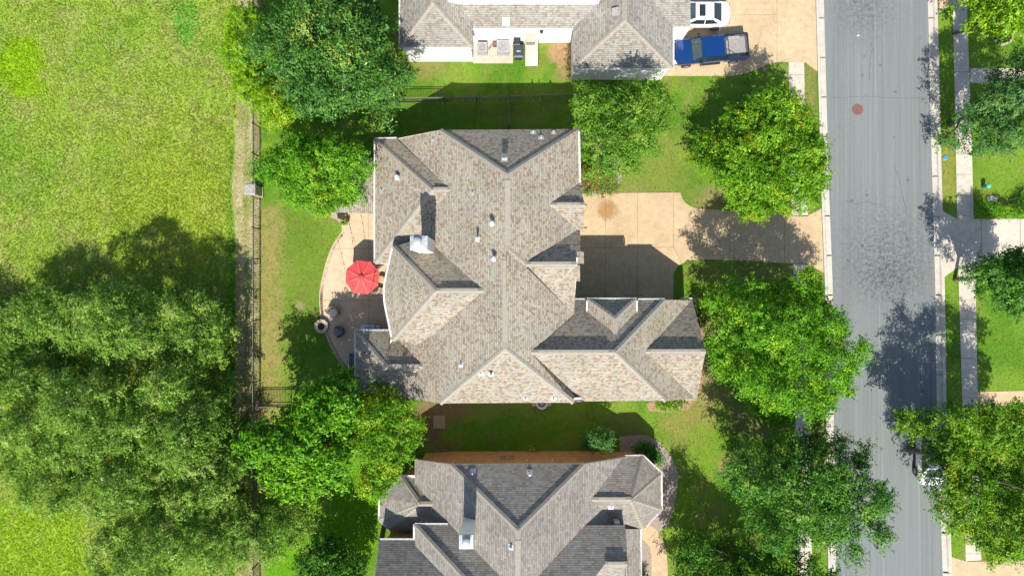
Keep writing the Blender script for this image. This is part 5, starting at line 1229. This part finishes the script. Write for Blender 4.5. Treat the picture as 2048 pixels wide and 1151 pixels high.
g.build('mat', M['iron'], t2); t2.rotation_euler = (math.radians(7), 0, 0)

# ------------------------------------------------------------------ patio furniture
q = W(723.5, 554, 2.4); t = thing('parasol', 'open red octagonal parasol with paler ribs over the patio table', 'parasol', (q.x, q.y, .06))
R0 = 1.26; n = 8; a0 = math.radians(18); zc, ze = 2.62, 2.12
M['red'] = simple('red_canvas', (.60, .06, .06), .85, .13, 4); M['redpale'] = simple('faded_red_seam', (.72, .2, .18), .85, .06, 3)
g = MB(); top = Vector((0, 0, zc))
P8 = [Vector((math.cos(a0 + 2 * math.pi * i / n) * R0, math.sin(a0 + 2 * math.pi * i / n) * R0, ze)) for i in range(n)]
for i in range(n):
    a, b = P8[i], P8[(i + 1) % n]; m = (a + b) / 2 * .985; m.z = ze + .02; seg = 6
    for (u, v) in ((a, m), (m, b)):
        prev = None
        for k in range(seg + 1):
            f = .12 + (1 - .12) * k / seg; sag = .05 * math.sin(math.pi * f)
            r = [top.lerp(u, f) + Vector((0, 0, -.0 + (.06 if u is a and u in P8 else 0) * 0 - sag * (0 if u is a else 1))), top.lerp(v, f) + Vector((0, 0, -sag * (0 if v is b else 1)))]
            if prev: g.poly([prev[0], r[0], r[1], prev[1]])
            prev = r
    g.poly([a, b, b - Vector((0, 0, .12)), a - Vector((0, 0, .12))])
cn = g.build('canopy', M['red'], t)
for i in range(n):
    g = MB(); g.beam(top.lerp(P8[i], .12) + Vector((0, 0, .008)), P8[i] + Vector((0, 0, .008)), .012, .05); 
    g2 = MB(); d = (P8[i] - top); x = Vector((-d.y, d.x, 0)).normalized() * .018; o = Vector((0, 0, .012)); g2.poly([top.lerp(P8[i], .12) + o - x, P8[i] + o - x, P8[i] + o + x, top.lerp(P8[i], .12) + o + x]); g2.build('seam', M['redpale'], cn)
    g3 = MB(); g3.tube([(0, 0, zc - .12), P8[i] - Vector((0, 0, .03))], .012, 6); g3.build('rib', M['iron'], t)
g = MB(); g.lathe((0, 0, zc + .01), [(.26, -.1), (.2, -.03), (.1, .03), (.02, .06)], 8); g.build('vent_cap', M['red'], t)
g = MB(); g.tube([(.16 * math.cos(i * .5), .16 * math.sin(i * .5), zc + .02) for i in range(13)], .008, 5); g.build('vent_ring', M['iron'], t)
g = MB(); g.tube([(0, 0, 0), (0, 0, zc + .1)], .025, 10); g.build('pole', M['iron'], t)
g = MB(); g.lathe((0, 0, 0), [(.28, 0), (.28, .05), (.06, .12), (.04, .3)], 20); g.build('base', M['iron'], t, smooth=40)
tq = thing('patio_table', 'dark round table under the red parasol', 'table', (q.x, q.y, .06)); g = MB(); g.lathe((0, 0, .7), [(.08, 0), (.62, 0), (.63, .03), (.08, .035)], 28); g.build('tabletop', M['iron'], tq, smooth=40)
for k in range(4):
    a = k * math.pi / 2 + .4; g = MB(); g.tube([(math.cos(a) * .5, math.sin(a) * .5, .7), (math.cos(a) * .42, math.sin(a) * .42, .35), (math.cos(a) * .5, math.sin(a) * .5, 0)], .018, 6); g.build('leg', M['iron'], tq)
def chair(label, x, y, rz, grp):
    c = thing('patio_chair', label, 'chair', (x, y, .06), rz, grp)
    g = MB(); g.lathe((0, 0, .43), [(.02, 0), (.22, 0), (.23, .02), (.02, .04)], 18); g.build('seat', simple('tan_cushion', (.4, .3, .18), .9), c)
    g = MB(); g.tube([(.2, -.2, .45), (.28, -.2, .8), (.3, -.08, .92), (.3, .08, .92), (.28, .2, .8), (.2, .2, .45)], .014, 6)
    for k in (-1, 0, 1): g.tube([(.21, k * .08, .45), (.3, k * .08, .9)], .009, 5)
    g.build('backrest', M['iron'], c)
    for sx in (-1, 1):
        for sy in (-1, 1): g = MB(); g.tube([(sx * .17, sy * .17, .44), (sx * .21, sy * .21, 0)], .013, 6); g.build('leg', M['iron'], c)
chair('dark metal patio chair with curved back on the house side of the red parasol', q.x + 1.02, q.y - .1, 0, 'chairs around the parasol table')
chair('patio chair with tan seat at the lower right edge of the red parasol', q.x + .85, q.y - .95, math.radians(-48), 'chairs around the parasol table')
def lounge(label, px, py, rz, mat, cush):
    w = W(px, py, .4); c = thing('lounge_chair', label, 'chair', (w.x, w.y, .06), rz, 'round-backed chairs at the fire pit')
    g = MB(); n = 16; a0, a1 = math.radians(-115), math.radians(115)
    rings = []
    for i in range(n + 1):
        a = a0 + (a1 - a0) * i / n; d = Vector((math.cos(a), math.sin(a), 0)); hb = .82 - .2 * (abs(a) / a1) ** 2
        rings.append([d * .34 + Vector((0, 0, .12)), d * .40 + Vector((0, 0, .12)), d * .45 + Vector((0, 0, hb - .04)), d * .43 + Vector((0, 0, hb)), d * .37 + Vector((0, 0, hb)), d * .35 + Vector((0, 0, hb - .05))])
    g.loft(rings); g.build('backrest', mat, c, smooth=40)
    g = MB(); g.lathe((0, 0, .14), [(.3, 0), (.35, .03), (.35, .2), (.3, .22)], 24); g.build('frame', mat, c, smooth=40)
    g = MB(); g.lathe((-.04, 0, .36), [(.05, 0), (.30, .0), (.33, .05), (.29, .11), (.05, .125)], 24); g.build('seat', cush, c, smooth=50)
    for sx in (-1, 1):
        for sy in (-1, 1): g = MB(); g.lathe((sx * .2, sy * .2, 0), [(.03, 0), (.035, .15)], 8); g.build('leg', M['iron'], c)
wick = simple('tan_wicker', (.30, .235, .17), .85, .3, 14, bmp=.5); wickd = simple('shaded_wicker', (.10, .095, .085), .8, .3, 14, bmp=.5)  # second wicker is a darker copy with shade put into its colour
lounge('sunlit tan round-backed chair with cream cushion beside the fire pit', 667.5, 624, math.radians(58), wick, simple('cream_cushion', (.6, .54, .46), .9, .06))
lounge('shaded dark round-backed chair with grey cushion near the fire pit', 677, 663, math.radians(10), wickd, simple('shaded_cushion', (.16, .165, .17), .9, .1))  # cushion grey also has the shade painted in
w = W(642.5, 652, .4); t = thing('fire_pit', 'round stone fire pit with dark bowl on the patio edge', 'fire pit', (w.x, w.y, .02))
for k in range(14):
    a = 2 * math.pi * k / 14; g = MB()
    rr = lambda r, z, b: Vector((math.cos(a + b) * r, math.sin(a + b) * r, z)); db = math.pi / 14 * .95
    g.loft([[rr(.27, z, -db), rr(.51, z, -db), rr(.52, z, 0), rr(.51, z, db), rr(.27, z, db), rr(.265, z, 0)] for z in (0, .40, .42)]); g.build('rim_stone', M['capstone'] if 'capstone' in M else M.setdefault('capstone', simple('fire_pit_stone', (.40, .33, .26), .9, .3, 6, bmp=.4)), t)
g = MB(); g.lathe((0, 0, 0), [(.275, .0), (.275, .28), (.24, .26), (.06, .2)], 24); g.build('bowl', simple('ash_bowl', (.05, .022, .02), .9, .4, 12, bmp=.6), t)
w = W(741, 656, .9); t = thing('barbecue', 'pale blue-grey gas barbecue with a side shelf by the patio wall', 'barbecue', (w.x, w.y, .06))
sil = simple('blue_grey_enamel', (.36, .46, .56), .3, .06, metal=.3)
g = MB(); g.box((-.08, 0, .45), (.78, .5, .72)); g.build('cabinet', M['lead'], t)
g = MB(); g.loft([[Vector((x, math.cos(a) * .27, .82 + max(0, math.sin(a)) * .32)) for a in [math.pi * i / 10 for i in range(11)]] for x in (-.47, .31)]); g.build('lid', sil, t, smooth=40)
g = MB(); g.tube([(-.4, -.29, .96), (.24, -.29, .96)], .018, 8); g.build('handle', M['chrome'], t)
g = MB(); g.box((.5, 0, .86), (.3, .46, .04)); g.build('side_shelf', sil, t); g = MB(); g.box((-.6, 0, .86), (.22, .46, .04)); g.build('side_shelf', sil, t)
g = MB(); g.box((-.1, .12, 1.17), (.5, .09, .05)); g.build('warming_rack', simple('tan_wood', (.38, .27, .16), .8), t)
for x in (-.4, .24):
    g = MB(); g.lathe((x, .2, .09), [(.08, -.02), (.08, .02)], 14, 'X'); g.build('wheel', M['rubber'], t)
w = W(705, 727, .5); t = thing('bench', 'dark slatted metal bench standing in the shade against the south-west wing', 'bench', (w.x, w.y, .06)); g = MB()
for i in range(4): g.box((-.18 + i * .13, 0, .45), (.09, 1.5, .03))
g.build('seat', M['binnavy'], t); g = MB()
for i in range(3): g.box((.27, 0, .58 + i * .13), (.03, 1.5, .09))
g.build('backrest', M['binnavy'], t)
for y in (-.68, .68):
    g = MB(); g.box((-.18, y, .22), (.05, .05, .44)); g.box((.26, y, .43), (.05, .05, .86)); g.box((.03, y, .62), (.48, .05, .04)); g.box((-.18, y, .53), (.05, .05, .2)); g.build('leg_frame', M['iron'], t)
w = W(690, 444, .4); t = thing('plant_pot', 'clay pot with a yellow-green plant at the porch post', 'plant pot', (w.x, w.y, .06)); g = MB(); g.lathe((0, 0, 0), [(.16, 0), (.24, .36), (.27, .36), (.27, .42), (.22, .42), (.2, .36)], 20); g.build('pot', simple('pale_clay', (.42, .33, .24), .85), t, smooth=40)
g = MB(); r3 = random.Random(3)
for k in range(60):
    a = r3.uniform(0, 6.28); l = r3.uniform(.12, .34); d = Vector((math.cos(a), math.sin(a), 0)); e = Vector((-d.y, d.x, 0)) * .035; b = Vector((0, 0, .38)) + d * .05; z = Vector((0, 0, r3.uniform(.05, .4)))
    g.poly([b - e * .5, b + d * l * .6 + z - e, b + d * l + z * .8, b + d * l * .6 + z + e])
g.build('foliage', simple('yellow_green_leaf', (.16, .24, .02), .7, .4, 9), t)
def lights(label, pts, sag=.15):
    t = thing('string_light', label, 'string lights', (pts[0].x, pts[0].y, 0), 0, 'string lights over the patio'); o = Vector((pts[0].x, pts[0].y, 0)); path = []
    for a, b in zip(pts[:-1], pts[1:]):
        for k in range(12): f = k / 12; path.append(a.lerp(b, f) - Vector((0, 0, sag * 4 * f * (1 - f))) - o)
    path.append(pts[-1] - o); MB().tube(path, .009, 5).build('wire', M['black'], t)
    for p in path[2::4]: g = MB(); g.lathe(p - Vector((0, 0, .13)), [(.012, 0), (.035, .03), (.03, .08), (.018, .09), (.02, .13)], 8); g.build('bulb', M['glass'], t, smooth=50)
lights('string of bulbs crossing the left side of the patio and the parasol', [W(673, 470, 2.75), W(690, 540, 2.85), W(704, 588, 2.8)])
lights('string of bulbs from the porch post over the middle of the patio', [W(696, 440, 2.7), W(706, 488, 2.7), W(742, 570, 2.95), W(768, 600, 3.2)][:1] + [W(706, 490, 2.8), W(712, 535, 2.9)])
lights('short string of bulbs over the house side of the parasol', [W(748, 535, 2.9), W(747, 555, 2.85), W(741, 582, 2.85)])

# ------------------------------------------------------------------ small things
w = W(1083, 804.5); t = thing('hose_pot', 'round white hose pot on a beige slab against the lower wall of the main house', 'hose pot', (w.x, w.y, .0))
MB().box((0, .0, .04), (1.45, .5, .08)).build('slab', M['patio'], t)
g = MB(); g.lathe((0, .0, .08), [(.34, 0), (.39, .3), (.41, .5), (.37, .52), (.33, .48), (.3, .2)], 28); g.build('pot', M['white'], t, smooth=40)
g = MB(); g.tube([(.24 * math.cos(i * .5) * (1 - .006 * i), .24 * math.sin(i * .5) * (1 - .006 * i), .38 + i * .004) for i in range(40)], .025, 6); g.build('hose', M['black'], t, smooth=60)
w = W(1064, 897); t = thing('garden_hose', 'pale yellow coiled hose on a bracket at the foot of the orange brick wall', 'hose', (w.x, w.y, 0)); g = MB(); g.tube([(.22 * math.cos(i * .5), .05 + .03 * math.sin(i), .5 + .22 * math.sin(i * .5)) for i in range(38)] + [(.0, .25, .03), (-.3, .2, .03)], .02, 6); g.build('coil', simple('yellow_hose', (.5, .42, .16), .6), t, smooth=60); MB().box((0, -.0, .5), (.16, .12, .2)).build('bracket', M['iron'], t)
w = W(1168, 890); t = thing('trellis', 'small dark wire trellis by the brick wall beside the grey-green shrub', 'trellis', (w.x, w.y, 0)); g = MB()
for k in range(4): g.beam((-.3 + k * .2, 0, 0), (-.3 + k * .2, 0, .95), .02, .02)
for k in range(3): g.beam((-.32, 0, .3 + k * .3), (.32, 0, .3 + k * .3), .02, .02)
g.build('frame', M['iron'], t)
w = W(1219, 901); t = thing('garden_stone', 'pale rock lying at the foot of the brick wall beside the shrub', 'rock', (w.x, w.y, 0)); g = MB(); g.lathe((0, 0, 0), [(.18, 0), (.26, .1), (.2, .24), (.08, .3)], 9); g.build('rock', simple('pale_rock', (.45, .44, .42), .9, .2), t, smooth=30)
w = W(1252, 905); t = thing('window_well', 'dark grated window well between the brick wall and the corner bay', 'window well', (w.x, w.y, 0)); g = MB(); g.box((0, 0, .05), (.95, .42, .1)); g.build('frame', M['lead'], t); g = MB()
for i in range(9): g.box((-.4 + i * .1, 0, .11), (.03, .38, .02))
g.build('grate', M['black'], t)
w = W(1715, 219); t = thing('manhole_cover', 'round reddish manhole cover in the asphalt', 'manhole cover', (w.x, w.y, .012)); rm = simple('rusty_iron', (.17, .085, .07), .8, .3, 9, bmp=.5); MB().lathe((0, 0, 0), [(.42, 0), (.42, .012), (.36, .012)], 32).build('ring', rm, t); g = MB()
for r in (.1, .2, .3): g.tube([(math.cos(i * 2 * math.pi / 24) * r, math.sin(i * 2 * math.pi / 24) * r, .014) for i in range(25)], .02, 5)
for k in range(8): a = k * math.pi / 4; g.beam((math.cos(a) * .05, math.sin(a) * .05, .014), (math.cos(a) * .34, math.sin(a) * .34, .014), .03, .02)
g.build('lid', rm, t)
w = W(1890, 315.5); t = thing('meter_cover', 'round blue water meter cover in the grass beside the kerb', 'meter cover', (w.x, w.y, 0)); MB().lathe((0, 0, 0), [(.19, 0), (.19, .05), (.16, .07)], 20).build('rim', simple('pale_blue_plastic', (.1, .3, .42), .6), t); MB().lathe((0, 0, 0.06), [(.15, 0), (.15, .02), (.05, .03)], 18).build('lid', simple('blue_plastic', (.05, .22, .38), .6), t)
w = W(1966, 374); t = thing('service_pedestal', 'small green utility pedestal on the lawn across the street', 'utility pedestal', (w.x, w.y, 0)); MB().lathe((0, 0, 0), [(.15, 0), (.15, .55)], 16).build('post', simple('green_utility_plastic', (.05, .26, .13), .6), t); MB().lathe((0, 0, .55), [(.17, 0), (.17, .12), (.08, .2)], 16).build('cap', simple('pale_green_plastic', (.12, .4, .22), .6), t, smooth=40)
w = W(1983, 396.5); t = thing('utility_hatch', 'grey rectangular utility box lid lying flush in the lawn', 'utility lid', (w.x, w.y, 0)); MB().box((0, 0, .03), (.62, .4, .06)).build('frame', M['lead'], t); MB().box((0, 0, .062), (.54, .32, .02)).build('lid', simple('grey_lid', (.34, .32, .31), .8), t)
w = W(1569, 151); t = thing('garden_light', 'small white ball by the pavement at the upper driveway', 'garden light', (w.x, w.y, 0)); MB().lathe((0, 0, 0), [(.05, 0), (.03, .12)], 10).build('stem', M['iron'], t); MB().lathe((0, 0, .2), [(.02, -.1), (.09, -.04), (.09, .04), (.02, .1)], 14).build('globe', M['white'], t, smooth=60)
w = W(1528, 139); t = thing('irrigation_cover', 'round tan irrigation lid in the grass by the upper driveway', 'irrigation lid', (w.x, w.y, 0)); MB().lathe((0, 0, 0), [(.17, 0), (.17, .04), (.12, .05)], 18).build('lid', simple('tan_lid', (.30, .25, .17), .8), t)
w = W(2003, 68); t = thing('tree_ring', 'pale stone ring round the foot of the lime green corner tree', 'stone ring', (w.x, w.y, 0))
for k in range(16):
    a = 2 * math.pi * k / 16; MB().box((math.cos(a) * .8, math.sin(a) * .8, .07), (.16, .28, .16), a).build('ring_stone', M['capstone'], t)
w = W(1716, 72); t = thing('litter', 'scrap of white paper lying on the road', 'litter', (w.x, w.y, .016)); g = MB(); g.poly([(-.09, -.03, 0), (.0, -.04, .03), (.0, .05, .03), (-.09, .05, .01)]); g.poly([(0, -.04, .03), (.1, -.0, 0), (.09, .08, .01), (0, .05, .03)]); g.build('paper', M['white'], t)
w = W(518, 812); t = thing('garden_stone', 'tan flat rock lying in the back yard corner of the iron fence', 'rock', (w.x, w.y, 0)); g = MB(); g.lathe((0, 0, 0), [(.26, 0), (.32, .07), (.22, .16), (.08, .18)], 7); g.build('rock', simple('tan_rock', (.36, .28, .2), .9, .25), t, smooth=30)
print('leaves', NL)
